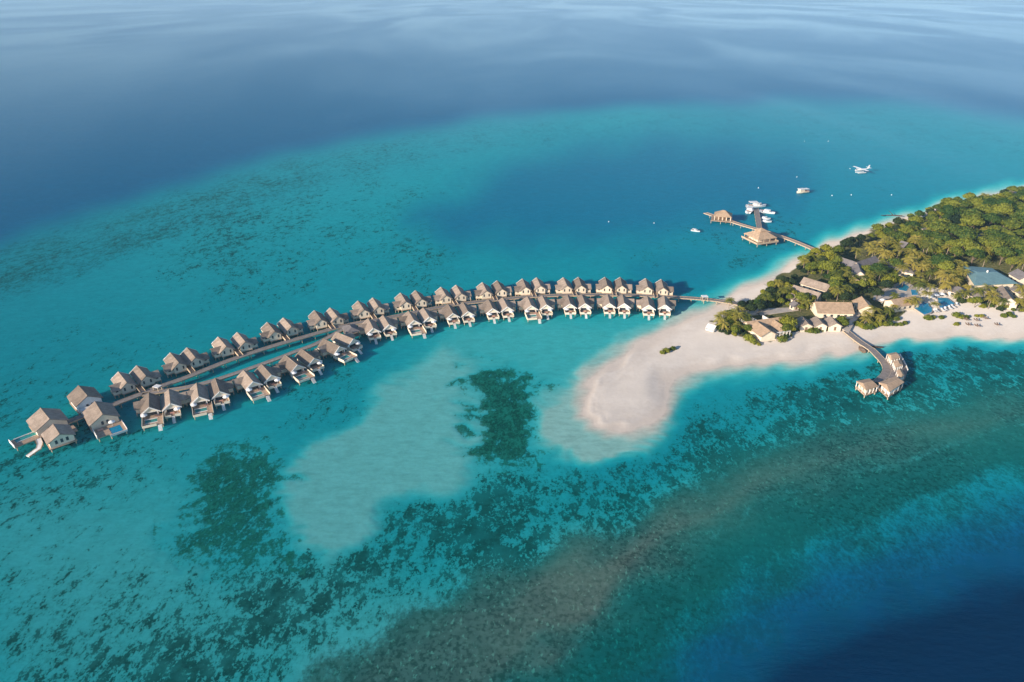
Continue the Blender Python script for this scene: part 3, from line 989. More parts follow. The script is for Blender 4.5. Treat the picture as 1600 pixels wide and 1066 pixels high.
# pool terrace running out to the left of it
e = at(33, 689, ZF)
f = at(66, 676, ZF)
t = (f - e)
L = t.length
rzt = math.atan2(t.y, t.x)
o = thing('pool_terrace', (e.x, e.y, 0), rzt, 'long timber pool terrace at the very western tip of the villas', 'terrace')
MB().box(-3, L + 3, -3.2, -0.3, ZF - .35, ZF).box(-3, -1.6, -.3, 3.2, ZF - .35, ZF).box(L - 1, L + 3, -.3, 3.2, ZF - .35, ZF).build('deck', 'deck', o)
MB().box(-1.55, L - 1.05, -.25, 2.9, ZF - 1.0, ZF - .1).build('pool', 'pool', o)
MB().box(-1.6, L - 1.0, 2.92, 3.2, ZF - .8, ZF + .25).box(-3.2, -3.005, -3.2, 3.2, ZF - .6, ZF + .9).box(-1.4, L - 1.2, -.22, -.05, ZF + .02, ZF + .18).build('pool_wall', 'white', o)
stilts(o, [(-2.5, -2.8), (-2.5, 2.6), (L / 2, -2.8), (L / 2, 2.6), (L + 2, -2.8), (L + 2, 2.6)], ZF - .4)
walkway([(59, 684), (62.5, 693), (60, 701), (52, 706.5), (43, 713)], 'white curving stair jetty going down from the western pool terrace', 1.7, 1.5, 4, 'white', 'jetty', 'jetty', zs=[1.9, 1.8, 1.4, 1.0, .6])
# the second suite: tan roof, open terrace and blue pool
r, c, rz, h = suite((148.9, 628.3), (159.6, 646), 5.7, 7.5, 4.2, 'tan-roofed western villa with open terrace and square blue pool', L=13)
MB().box(.6, 4.8, h + .35, h + 7.4, ZF - .35, ZF).box(-5.6, .6, h + .35, h + 2.6, ZF - .35, ZF).box(-.2, .6, h + 2.6, h + 8.6, ZF - .35, ZF).box(-4.4, -.2, h + 7.8, h + 8.6, ZF - .35, ZF).box(-5.6, -4.4, h + 2.6, h + 8.6, ZF - .35, ZF).build('deck', 'deck', r)
MB().box(-4.35, -.25, h + 2.65, h + 7.75, ZF - 1.0, ZF - .08).build('pool', 'pool_blue', r)
MB().box(4.805, 5.0, h + .3, h + 7.4, ZF - .6, ZF + .9).build('deck_wall', 'white', r)
MB().box(-5.8, -5.605, h + .3, h + 8.6, ZF - .6, ZF + .6).build('deck_wall', 'white', r)
MB().box(-5.6, .6, h + 8.605, h + 8.8, ZF - .6, ZF + .3).build('deck_wall', 'white', r)
MB().box(1.6, 3.6, h + 1.5, h + 2.6, ZF + .02, ZF + .45).build('daybed', 'cushion', r)
stilts(r, [(4.4, h + 4), (4.4, h + 7), (.2, h + 8), (-5.2, h + 4), (-5.2, h + 8)], ZF - .4)
mm = Matrix.Rotation(rz, 2)
q = mm @ Vector((-2.0, h + 1.6))
place('parasol', make_parasol, (c.x + q.x, c.y + q.y, ZF + .004), 0, 'white parasol on the terrace of the villa with the square blue pool', 'parasol', 'white parasols on the villa decks')
# the third: tall white block
r, c, rz, h = suite((122.8, 603), (136, 618), 5.4, 8.2, 5.0, 'tan-roofed villa with tall white wall standing behind the western pool villa', L=12, wall='white')
MB().box(-4.2, 4.2, h + .05, h + 2.4, ZF - .3, ZE - .6).build('lower_wall', 'white', r)
MB().box(-4.6, 4.6, -h - 4.6, -h - .35, ZF - .35, ZF).build('deck', 'deck', r)
stilts(r, [(-4.2, -h - 4.2), (4.2, -h - 4.2)], ZF - .4)
q = Matrix.Rotation(rz, 2) @ Vector((-3.2, -h - 2.6))
place('parasol', make_parasol, (c.x + q.x, c.y + q.y, ZF + .004), 0, 'white parasol behind the tall white-walled western villa', 'parasol', 'white parasols on the villa decks', 1.2)


# ------------------------------------------------------------------ island buildings
GZ = 1.7


def house(pa, pb, hw, zr, ze, label, wall='cream', roof='roof', name='bungalow', cat='bungalow', hipped=False, L=None, windows=True, base=None, extra=0.0):
    """pa, pb: pixels of the ridge ends; the house stands on the island"""
    zr, ze = zr + GZ, ze + GZ
    c, rz, l0 = ridge_frame(pa, pb, zr)
    L = (L or l0) + extra
    h = L / 2
    r = thing(name, (c.x, c.y, 0), rz, label, cat)
    z0 = GZ - .6
    if hipped:
        MB().box(-hw + .9, hw - .9, -h + .9, h - .9, z0, ze - .1).build('wall', wall, r)
        MB().hip(-hw, hw, -h, h, ze, zr, max(.05, (L - 2 * hw) / L) if L > 2 * hw else .05).build('roof', roof, r)
    else:
        MB().pent(-h + .5, h - .5, hw - .7, z0, ze + .1, zr - .45).build('wall', wall, r)
        ro = MB().gable(-h, h, hw, ze, zr).build('roof', roof, r)
        MB().tube([(0, -h - .02, zr + .02), (0, h + .02, zr + .02)], .15).build('ridge_cap', roof, ro)
    if windows:
        n = max(1, int(L / 4))
        for k in range(n):
            y = (k - (n - 1) / 2) * 3.6
            for sg in (-1, 1):
                x = sg * (hw - (.9 if hipped else .7))
                MB().box(x - .05, x + .05, y - .7, y + .7, GZ + .7, GZ + 2.0).build('window', 'glass', r)
        y = h - (.9 if hipped else .5)
        MB().box(-.6, .6, y - .05, y + .06, GZ, GZ + 2.1).build('door', 'brown_wood', r)
    return r


# beach villa at the point: U of three roofs round a courtyard
c, rz, l0 = ridge_frame((1166, 503), (1222, 495.5), GZ + 5.2)
o = thing('beach_villa', (c.x, c.y, 0), rz, 'large tan U-shaped beach villa with white front portico at the tip of the trees', 'beach villa')
h = l0 / 2
MB().pent(-h + .3, h - .3, 2.6, GZ - .6, GZ + 3.1, GZ + 4.9).build('wall', 'cream', o)
MB().gable(-h, h, 3.4, GZ + 2.9, GZ + 5.4).build('roof', 'thatch', o)
dy = 1                                                   # local +x points to the camera side
MB().pent(2.4, 12.5, 4.0, GZ - .6, GZ + 3.0, GZ + 5.1, 'x', -h + 5.2).build('wing_wall', 'cream', o)
MB().gable(1.5, 13.2, 5.0, GZ + 2.8, GZ + 5.6, .28, 'x', -h + 5.2).build('wing_roof', 'thatch', o)
MB().pent(2.4, 10.5, 2.5, GZ - .6, GZ + 3.0, GZ + 4.7, 'x', h - 5.6).build('wing_wall', 'cream', o)
MB().gable(1.5, 11.4, 3.2, GZ + 2.8, GZ + 5.1, .28, 'x', h - 5.6).build('wing_roof', 'thatch', o)
pt = MB()
for y in np.linspace(-h + 10.4, h - 3, 5):
    pt.box(11.6, 11.9, y - .15, y + .15, GZ - .4, GZ + 3.0)
pt.box(11.55, 11.95, -h + 10.2, h - 2.8, GZ + 3.0, GZ + 3.35)
pt.build('portico', 'white', o)
MB().box(2.65, 13.5, -h + 9.3, h - 2.4, GZ - .4, GZ + .12).build('terrace', 'paving', o)
MB().box(3.6, 8.2, -h + 10.8, h - 9.4, GZ + .13, GZ + .2).build('plunge_pool', 'pool_blue', o)
w = MB()
for y in (-h + 2.5, -h + 9.2, h - 4.8):
    w.poly([(-2.7, y, GZ - .3), (-9.5, y, GZ - .3), (-9.5, y, GZ + 2.6), (-2.7, y, GZ + 3.2), (-2.7, y + .3, GZ - .3), (-9.5, y + .3, GZ - .3), (-9.5, y + .3, GZ + 2.6), (-2.7, y + .3, GZ + 3.2)],
           [(0, 1, 2, 3), (7, 6, 5, 4), (3, 2, 6, 7), (1, 5, 6, 2), (0, 3, 7, 4)])
w.build('courtyard_wall', 'white', o)
MB().box(-9.4, -2.7, -h + 2.9, h - 4.9, GZ - .3, GZ + .1).build('courtyard', 'paving', o)

house((1273, 472), (1331, 473.2), 6.6, 6.6, 3.0, 'long tan-roofed hall with one wide roof slope behind the three beach cabins', roof='thatch', name='hall', cat='hall')
house((1346, 463), (1357, 477), 4.6, 6.0, 3.0, 'tan gabled bungalow right of the long tan-roofed hall', roof='thatch')
for k, (a, b) in enumerate((((1252.5, 494), (1262.5, 505.5)), ((1275, 494), (1285, 505)), ((1297.5, 494), (1307.5, 504.6)))):
    house(a, b, 3.7, 4.6, 2.5, '%s of the three small gabled cabins in a row on the beach front' % ('leftmost', 'middle', 'rightmost')[k], roof='roof', name='beach_cabin', cat='beach cabin', L=8.5)
house((1256, 433), (1298, 445.5), 4.0, 6.2, 3.2, 'long pinkish-roofed building, upper of the two parallel ones left of the palms')
house((1240, 445.5), (1283, 458.5), 3.8, 5.8, 3.0, 'long pinkish-roofed building, lower of the two parallel ones left of the palms')
house((1236, 458), (1246, 463), 3.0, 4.4, 2.6, 'small hut with pinkish roof under the lower parallel building', name='hut', cat='hut')
house((1239, 470), (1247, 474), 2.8, 4.2, 2.5, 'small grey-roofed hut in the trees left of the long hall', roof='roof_grey', name='hut', cat='hut')
house((1312, 401.5), (1338, 410), 5.2, 7.0, 3.6, 'grey-roofed pavilion, left arm of the cross-shaped lobby', roof='roof_grey', name='lobby_pavilion', cat='pavilion')
house((1338, 410), (1368, 400), 5.6, 7.3, 3.6, 'grey-roofed pavilion, right arm of the cross-shaped lobby', roof='roof_grey', name='lobby_pavilion', cat='pavilion')
house((1340, 411), (1345, 424), 5.0, 7.2, 3.4, 'grey gabled pavilion, near arm of the cross-shaped lobby', roof='roof_grey', name='lobby_pavilion', cat='pavilion')
house((1372, 407), (1396, 409), 5.0, 5.5, 3.2, 'low dark grey roof beside the lobby', roof='roof_grey', name='pavilion', cat='pavilion')
house((1400, 408), (1424, 413), 6.0, 7.0, 3.4, 'dark grey hipped roof behind the palms above the pools', roof='roof_grey', hipped=True, extra=8, name='pavilion', cat='pavilion')
house((1333, 436), (1345, 439), 3.6, 4.6, 2.6, 'small tan-roofed hut between bushes below the lobby', roof='thatch', name='hut', cat='hut')
house((1392, 468.5), (1431, 462.5), 4.8, 5.4, 2.9, 'thatched pool bar beside the two lower pools', roof='thatch', name='pool_bar', cat='bar')
house((1410, 377), (1417, 379), 4.0, 7.5, 4.8, 'dark two-storey timber house among the palms', wall='dark_wood', roof='roof_grey', extra=2)
house((1494, 447), (1503, 449), 4.2, 5.2, 2.8, 'grey round-looking hipped roof left of the brown roofs', roof='roof_grey', hipped=True, extra=7, name='hut', cat='hut')
house((1517, 450), (1543, 457), 4.8, 5.6, 2.8, 'grey-brown roof below the teal roof', roof='roof_grey', name='pavilion', cat='pavilion')
house((1566, 446), (1580, 466), 4.6, 6.0, 3.0, 'pinkish-brown gabled roof at the right edge below the teal roof', roof='roof')
house((1589, 444), (1606, 452), 4.4, 5.6, 3.0, 'grey gabled roof cut by the right edge of the picture', roof='roof_grey')
house((1448, 347), (1459, 343), 4.2, 6.0, 3.2, 'small grey-roofed house near the far beach', roof='roof_grey')
house((1441, 357), (1456, 354), 4.4, 6.4, 3.2, 'grey-roofed house second from the far beach', roof='roof_grey')
house((1550, 311), (1562, 309), 4.0, 6.0, 3.2, 'small grey roof among the farthest trees', roof='roof_grey')
house((1528, 366), (1538, 362), 4.2, 6.6, 3.4, 'grey gabled roof deep in the forest', roof='roof_grey')
house((1592, 333), (1610, 331), 4.2, 6.4, 3.4, 'pale grey roof at the right edge in the forest', roof='roof_grey')
house((1590, 420), (1608, 430), 5.0, 6.4, 3.4, 'weathered grey roof right of the teal roof', roof='roof_grey')
# restaurant with the big teal roof
zt = GZ + 5.0
quad = [at2(*p, zt) for p in ((1503, 415), (1550, 419), (1590, 442.5), (1523, 445.5))]
cx, cy = sum(p[0] for p in quad) / 4, sum(p[1] for p in quad) / 4
o = thing('restaurant', (cx, cy, 0), 0, 'large restaurant with wide flat-looking teal hipped roof', 'restaurant')
loc = [(p[0] - cx, p[1] - cy) for p in quad][::-1]
b = MB()
rid = [((loc[0][0] + loc[3][0]) / 2 * .55, (loc[0][1] + loc[3][1]) / 2 * .55), ((loc[1][0] + loc[2][0]) / 2 * .55, (loc[1][1] + loc[2][1]) / 2 * .55)]
b.poly([(*p, zt) for p in loc] + [(*p, zt + 2.0) for p in rid] + [(*p, zt - .4) for p in loc],
       [(0, 1, 5, 4), (1, 2, 5), (2, 3, 4, 5), (3, 0, 4), (9, 8, 7, 6), (0, 3, 9, 6), (3, 2, 8, 9), (2, 1, 7, 8), (1, 0, 6, 7)])
b.build('roof', 'teal_roof', o)
MB().prism([(x * .9, y * .9) for x, y in loc], GZ - .5, zt - .41).build('wall', 'cream', o)
MB().prism([(.5 * math.cos(a), .5 * math.sin(a)) for a in np.linspace(0, 6.283, 9)[:-1]], zt + 1.5, zt + 3.0).build('vent', 'white', o)


def slab(name, pts, z, th, mat, label, cat, kind=None, group=None):
    P = [at2(*p, z) for p in pts]
    cx, cy = sum(p[0] for p in P) / len(P), sum(p[1] for p in P) / len(P)
    loc = [(p[0] - cx, p[1] - cy) for p in P]
    ar = sum(loc[i][0] * loc[(i + 1) % len(loc)][1] - loc[(i + 1) % len(loc)][0] * loc[i][1] for i in range(len(loc)))
    if ar < 0:
        loc = loc[::-1]
    if kind:
        o = MB().prism(loc, z - th, z).build(name, mat, None, (cx, cy, 0))
        o['kind'] = kind
        return o
    o = thing(name, (cx, cy, 0), 0, label, cat, group)
    MB().prism([(x * 1.07, y * 1.07) for x, y in loc], z - th, z - .03).build('surround', 'paving', o)
    MB().prism(loc, z - th + .1, z).build('water_surface', mat, o)
    return o


PB = 'pool_blue'
slab('swimming_pool', [(1400, 447.5), (1411, 442.5), (1421, 448.5), (1416, 455), (1405, 453)], GZ + .45, .6, PB, 'upper blue pool, left of the upper two', 'pool', group='blue pools of the resort')
slab('swimming_pool', [(1423, 452.5), (1432, 453.5), (1436, 461), (1425, 461)], GZ + .45, .6, PB, 'small upper blue pool right of the first upper one', 'pool', group='blue pools of the resort')
slab('swimming_pool', [(1429, 481.5), (1438, 475), (1443, 471), (1450, 474), (1452, 479), (1458, 483), (1455, 488), (1444, 491.5)], GZ + .45, .6, PB, 'lower blue pool beside the pool bar', 'pool', group='blue pools of the resort')
slab('swimming_pool', [(1465, 465.5), (1480, 465.5), (1492, 474.5), (1469, 482)], GZ + .45, .6, PB, 'fan-shaped lower blue pool, rightmost of all', 'pool', group='blue pools of the resort')
slab('pavement', [(1366, 458), (1392, 446), (1414, 439), (1428, 447), (1438, 462), (1424, 468), (1398, 462), (1380, 472), (1364, 468)], GZ + .3, .5, 'paving', '', '', kind='structure')
slab('path', [(1184, 487), (1200, 482), (1246, 480), (1248, 485), (1204, 490.5), (1188, 492)], GZ + .24, .5, 'paving', '', '', kind='structure')
slab('path', [(1326, 520), (1314, 513), (1330, 498), (1341, 480), (1349, 486), (1338, 500)], GZ + .28, .5, 'paving', '', '', kind='structure')
for k, (x, y) in enumerate(((1452, 464), (1463, 461.5), (1472, 460), (1379, 469.5))):
    p = at(x, y, GZ + 2)
    place('parasol', make_parasol, (p.x, p.y, GZ), 0, ('white parasol left of the fan-shaped pool', 'white parasol just behind the fan-shaped pool', 'rightmost white parasol behind the fan-shaped pool', 'white parasol at the left end of the pool bar')[k], 'parasol', 'white parasols by the pools', 1.25)


# ------------------------------------------------------------------ over-water restaurant on the near side
walkway([(1322, 517), (1333, 526), (1347, 536.5), (1362, 546), (1373, 557), (1382, 567), (1386, 577), (1382, 587), (1371, 597)],
        'grey curving boardwalk from the beach to the over-water restaurant', 3.4, 1.6, 8, zs=[1.9, 1.8] + [1.6] * 7)
out_ = [(1383, 561), (1388, 556), (1406, 556), (1414, 570), (1418, 580), (1414, 592), (1404, 592), (1386, 591), (1391, 577)]
P = [at2(*p, 1.6) for p in out_]
c = (sum(p[0] for p in P) / len(P), sum(p[1] for p in P) / len(P))
o = thing('deck_terrace', (*c, 0), 0, 'crescent timber terrace between the roofs of the over-water restaurant', 'terrace')
lp = [(p[0] - c[0], p[1] - c[1]) for p in P][::-1]
MB().prism(lp, 1.3, 1.67).build('deck', 'deck_grey', o)
rl = MB()
ribbon(rl, [Vector((*p, 0)) for p in lp[4:8]], -.1, .1, 1.68, 2.6)
rl.build('railing', 'white', o)
stilts(o, [(x * .9, y * .9) for x, y in lp], 1.35)


def pavilion(quad, z, rise, label, mat='thatch', wall='cream', flat=False, name='restaurant_pavilion', zfl=1.55, deckm='deck'):
    P = [at2(*p, z) for p in quad]
    c = (sum(p[0] for p in P) / 4, sum(p[1] for p in P) / 4)
    lp = [(p[0] - c[0], p[1] - c[1]) for p in P]
    ar = sum(lp[i][0] * lp[(i + 1) % 4][1] - lp[(i + 1) % 4][0] * lp[i][1] for i in range(4))
    if ar < 0:
        lp = lp[::-1]
    o = thing(name, (*c, 0), 0, label, 'pavilion')
    mid = lambda a, b: ((a[0] + b[0]) / 2 * .75, (a[1] + b[1]) / 2 * .75)
    if math.dist(lp[0], lp[1]) > math.dist(lp[1], lp[2]):
        rid = [mid(lp[3], lp[0]), mid(lp[1], lp[2])]
        fs = [(0, 1, 5, 4), (1, 2, 5), (2, 3, 4, 5), (3, 0, 4)]
    else:
        rid = [mid(lp[0], lp[1]), mid(lp[2], lp[3])]
        fs = [(0, 1, 4), (1, 2, 5, 4), (2, 3, 5), (3, 0, 4, 5)]
    MB().poly([(*p, z) for p in lp] + [(*p, z + rise) for p in rid] + [(*p, z - .3) for p in lp],
              fs + [(9, 8, 7, 6)] + [(6 + i, 6 + (i + 1) % 4, (i + 1) % 4, i) for i in range(4)]).build('roof', mat, o)
    MB().prism([(x * .97, y * .97) for x, y in lp], zfl - .35, zfl + .1).build('floor', deckm, o)
    MB().prism([(x * .72, y * .72) for x, y in lp], zfl + .11, z - .31).build('wall', wall, o)
    pm_ = MB().box(-.12, .12, -.12, .12, zfl + .1, z - .3).mesh('post', 'white')
    for i in range(4):
        a, b = lp[i], lp[(i + 1) % 4]
        for t in (0.02, .35, .68):
            link('post', pm_, o, ((a[0] + (b[0] - a[0]) * t) * .93, (a[1] + (b[1] - a[1]) * t) * .93, 0))
    stilts(o, [(x * .85, y * .85) for x, y in lp], zfl - .36)
    return o


pavilion([(1385.6, 553), (1400, 550.3), (1407, 558.5), (1393.5, 562.5)], 4.5, .8, 'tan roof of the over-water restaurant nearest the beach')
pavilion([(1395.5, 565), (1408, 562.5), (1411, 570.5), (1399.5, 573.5)], 4.2, .8, 'small tan roof in the middle of the over-water restaurant')
pavilion([(1401, 579.5), (1408, 575), (1413.5, 586), (1407.5, 590.5)], 3.9, .6, 'narrow yellowish roof at the outer edge of the over-water restaurant', wall='thatch')
pavilion([(1373, 597.5), (1400, 588), (1413, 597), (1390, 612.5)], 4.6, .9, 'biggest tan roof of the over-water restaurant with white front', wall='white')
pavilion([(1338, 595.5), (1358.6, 591.5), (1372.5, 603.5), (1353.5, 609.5)], 4.4, .9, 'detached square tan roof left of the over-water restaurant')

# ------------------------------------------------------------------ arrival jetty
walkway([(1291, 398), (1262, 385.5), (1235, 374.5), (1204, 364), (1184, 358.3), (1160, 351.5), (1137, 344), (1118, 338), (1102, 332.5)],
        'long straight arrival jetty from the far beach to the two hipped pavilions', 3.6, 2.2, 7, 'deck', 'jetty', 'jetty', zs=[1.9, 2.1] + [2.2] * 7)
walkway([(1187, 358.5), (1184.5, 343), (1181.5, 325.5)], 'finger pier with moored boats branching off the arrival jetty', 3.4, 1.6, 7, 'deck_grey', 'pier', 'pier')
p = at(1187, 374, 2.2)
o = thing('jetty_pavilion', (p.x, p.y, 0), R(20), 'larger pyramid-roofed pavilion at the middle of the arrival jetty', 'pavilion')
MB().hip(-8.0, 8.0, -8.0, 8.0, 5.0, 9.8, .04).build('roof', 'thatch', o)
MB().hip(-3.0, 3.0, -3.0, 3.0, 9.0, 10.6, .04, .15).build('roof_cap', 'thatch', o)
MB().box(-8.8, 8.8, -8.8, 8.8, 1.8, 2.25).build('deck', 'deck', o)
MB().box(-8.9, 8.9, -8.9, -8.75, 2.26, 3.1).box(-8.9, -8.75, -8.7, 8.9, 2.26, 3.1).box(8.75, 8.9, -8.7, 3, 2.26, 3.1).build('railing', 'stilt', o)
MB().box(-5.2, 5.2, -5.2, 5.2, 2.26, 4.7).build('wall', 'cream', o)
pm_ = MB().box(-.16, .16, -.16, .16, 2.25, 5.0).mesh('post', 'stilt')
for x in (-7.4, -2.5, 2.5, 7.4):
    for y in (-7.4, 7.4):
        link('post', pm_, o, (x, y, 0))
for y in (-2.5, 2.5):
    for x in (-7.4, 7.4):
        link('post', pm_, o, (x, y, 0))
stilts(o, [(x, y) for x in (-8, 0, 8) for y in (-8, 0, 8)], 1.8)
p = at(1129, 342, 2.2)
o = thing('jetty_pavilion', (p.x, p.y, 0), R(-18), 'smaller hipped pavilion at the seaward end of the arrival jetty', 'pavilion')
MB().hip(-6.6, 6.6, -5.6, 5.6, 5.4, 9.0, .15).build('roof', 'thatch', o)
MB().box(-8.4, 7.0, -7.0, 6.4, 1.8, 2.25).build('deck', 'deck', o)
MB().box(-4.0, 3.0, -2.8, 3.2, 2.26, 5.2).build('wall', 'brown_wood', o)
pm_ = MB().box(-.2, .2, -.2, .2, 2.25, 5.35).mesh('post', 'cream')
for x in (-5.8, -2.9, 0, 2.9, 5.8):
    for y in (-4.9, 4.9):
        link('post', pm_, o, (x, y, 0))
stilts(o, [(x, y) for x in (-8, -1, 6.4) for y in (-6.5, 0, 6)], 1.8)


# ------------------------------------------------------------------ boats and the seaplane
def hull_mb(L, B, D, z0=-.4):
    """pointed hull, bow at +x"""
    mb = MB()
    secs = []
    for t in np.linspace(-1, 1, 11):
        w = B / 2 * (1.0 if t < 0 else max(.03, 1 - t ** 2.2)) * (0.86 + .14 * min(1, (t + 1) * 3))
        zt_ = D + (.35 * D * max(0, t) ** 2)
        x = t * L / 2
        secs.append([(x - .04 * L * max(0, t) * 1.0, -w * .62, z0), (x, -w, zt_), (x, w, zt_), (x - .04 * L * max(0, t), w * .62, z0)])
    vs = [p for s in secs for p in s]
    fs = []
    for i in range(len(secs) - 1):
        for k in range(4):
            fs.append((4 * i + k, 4 * i + (k + 1) % 4, 4 * (i + 1) + (k + 1) % 4, 4 * (i + 1) + k))
    fs += [(0, 1, 2, 3), tuple(4 * (len(secs) - 1) + k for k in (3, 2, 1, 0))]
    return mb.poly(vs, fs)


def speedboat(px, rz, L, B, label, canopy=False, cushions=False, name='motorboat', cat='motorboat', hullm='boat_white'):
    p = at(*px)
    o = thing(name, (p.x, p.y, 0), rz, label, cat, 'boats moored off the island')
    hull_mb(L, B, .09 * L).build('hull', hullm, o)
    zd = .09 * L
    MB().prism([(-.18 * L, -.36 * B), (.12 * L, -.36 * B), (.24 * L, -.2 * B), (.24 * L, .2 * B), (.12 * L, .36 * B), (-.18 * L, .36 * B)], zd - .1, zd + .11 * L, .86).build('cabin', 'boat_white', o)
    MB().prism([(.0 * L, -.34 * B), (.13 * L, -.34 * B), (.25 * L, -.19 * B), (.25 * L, .19 * B), (.13 * L, .34 * B), (.0 * L, .34 * B)], zd + .035 * L, zd + .085 * L, .95).build('windscreen', 'glass', o)
    MB().box(-.42 * L, -.2 * L, -.34 * B, .34 * B, zd - .1, zd + .06).build('cockpit', 'cushion' if cushions else 'deck', o)
    if canopy:
        MB().box(-.40 * L, .02 * L, -.42 * B, .42 * B, zd + .15 * L, zd + .17 * L).build('canopy', 'cloth', o)
        pm2 = MB().box(-.05, .05, -.05, .05, zd, zd + .15 * L).mesh('pole', 'metal')
        for x in (-.38 * L, -.02 * L):
            for y in (-.36 * B, .36 * B):
                link('pole', pm2, o, (x, y, 0))
    MB().box(-.56 * L, -.5 * L, -.14 * B, .14 * B, -.2, zd + .3).build('outboard', 'metal', o)
    return o


speedboat((1182, 323), R(4), 16, 5.2, 'largest white yacht across the head of the finger pier', True)
speedboat((1172, 330), R(60), 15, 5.4, 'white boat with pinkish deck on the left side of the finger pier', True, True)
speedboat((1198, 332.5), R(-35), 13, 5.0, 'white motorboat with red seats right of the finger pier', False, True)
speedboat((1187.5, 332.5), R(-20), 8, 3.4, 'small white tender tied close to the right of the finger pier', False, True)
speedboat((1194, 342.5), R(-8), 9.5, 2.9, 'slim pale boat moored right of the finger pier, upper of two', False)
speedboat((1195.5, 347), R(-10), 9.5, 2.9, 'slim pale boat moored right of the finger pier, lower of two', False)
speedboat((1087, 361.5), R(-30), 6.5, 2.6, 'small white motorboat alone left of the arrival jetty', True)
p = at(1253.5, 301)
o = thing('dhoni_boat', (p.x, p.y, 0), R(200), 'tan roofed excursion boat anchored left of the seaplane', 'boat', 'boats moored off the island')
hull_mb(12.5, 4.4, 1.2).build('hull', 'cream', o)
MB().box(-1.0, 3.6, -1.7, 1.7, 1.2, 3.2).build('cabin', 'cream', o)
MB().box(-1.4, 4.2, -2.1, 2.1, 3.21, 3.5).build('roof', 'cloth', o)
MB().box(-5.6, -2.4, -1.9, 1.9, 3.0, 3.2).build('awning', 'cloth', o)
MB().box(-5.4, -1.2, -1.6, 1.6, 1.15, 1.5).build('cockpit', 'cushion', o)
pm2 = MB().box(-.07, .07, -.07, .07, 1.1, 3.0).mesh('pole', 'brown_wood')
for x in (-5.3, -2.6):
    for y in (-1.7, 1.7):
        link('pole', pm2, o, (x, y, 0))

p = at(1345, 270)
o = thing('seaplane', (p.x, p.y, 0), R(194), 'white twin-engined seaplane on floats out on the lagoon', 'seaplane')
fz = 2.9
fb = MB()
secs = []
for x, rr, zc in ((7.2, .25, fz - .2), (6.6, .6, fz - .1), (5.2, .85, fz), (3.5, .95, fz + .1), (-1.5, .95, fz + .1), (-4.5, .6, fz + .35), (-8.0, .25, fz + .7)):
    secs.append([(x, rr * math.cos(a) * .9, zc + rr * math.sin(a)) for a in np.linspace(0, 2 * math.pi, 11)[:-1]])
vs = [q for s in secs for q in s]
fb.poly(vs, [(i * 10 + j, i * 10 + (j + 1) % 10, (i + 1) * 10 + (j + 1) % 10, (i + 1) * 10 + j) for i in range(6) for j in range(10)] + [tuple(range(9, -1, -1)), tuple(60 + j for j in range(10))])
fb.build('fuselage', 'boat_white', o)
MB().box(-.2, 2.1, -9.9, 9.9, fz + 1.08, fz + 1.3).build('wing', 'boat_white', o)
tl = MB()
tl.poly([(-6.2, -.1, fz + .9), (-8.3, -.1, fz + .9), (-8.9, -.1, fz + 4.0), (-7.5, -.1, fz + 4.0), (-6.2, .1, fz + .9), (-8.3, .1, fz + .9), (-8.9, .1, fz + 4.0), (-7.5, .1, fz + 4.0)],
        [(0, 1, 2, 3), (7, 6, 5, 4), (0, 4, 5, 1), (1, 5, 6, 2), (2, 6, 7, 3), (3, 7, 4, 0)])
tl.build('tail_fin', 'boat_white', o)
MB().box(-8.3, -7.0, -3.1, 3.1, fz + 1.7, fz + 1.85).build('tailplane', 'boat_white', o)
MB().box(5.35, 6.35, -.62, .62, fz + .35, fz + .72).build('windscreen', 'glass', o)
for sg in (-1, 1):
    en = link('engine', MB().tube([(.2, 0, 0), (2.6, 0, 0), (3.4, 0, 0)], .48, .34, 8).mesh('engine', 'boat_white'), o, (0, sg * 2.9, fz + .95))
    MB().box(3.42, 3.5, -.09, .09, -1.25, 1.25).build('propeller', 'metal', en)
    fl = link('float', hull_mb(9.5, 1.1, .75, -.25).mesh('float', 'boat_white'), o, (.5, sg * 1.7, 0))
    st = MB()
    for x in (2.6, -1.6):
        st.tube([(x, sg * 1.7, .7), (x - .2, sg * .8, fz - .5)], .09)
    st.build('strut', 'metal', o)
# small things afloat
for k, (x, y) in enumerate(((1257, 221), (1294, 221), (951, 347), (1022, 349), (1328, 264), (1245, 277), (1185, 294), (1300, 306), (1330, 305), (1393, 305))):
    p = at(x, y)
    lab = ('white mooring buoy, left of two far beyond the arrival jetty', 'white mooring buoy, right of two far beyond the arrival jetty', 'white buoy in the deep blue basin, leftmost of all', 'white buoy in the deep blue basin left of the small motorboat',
           'white buoy just left of the seaplane', 'white buoy above the excursion boat', 'white buoy in open water above the moored yachts', 'white buoy right of the excursion boat', 'white buoy below the seaplane', 'white buoy near the far beach, rightmost of all')[k]
    def mk():
        o_ = link('buoy', None)
        MB().prism([(.7 * math.cos(a), .7 * math.sin(a)) for a in np.linspace(0, 6.283, 11)[:-1]], -.3, .75, .55).build('float', 'boat_white', o_)
        MB().tube([(0, 0, .75), (0, 0, 1.5)], .1).build('mast', 'boat_white', o_)
        return o_
    place('buoy', mk, (p.x, p.y, 0), 0, lab, 'buoy', 'mooring buoys', .6)

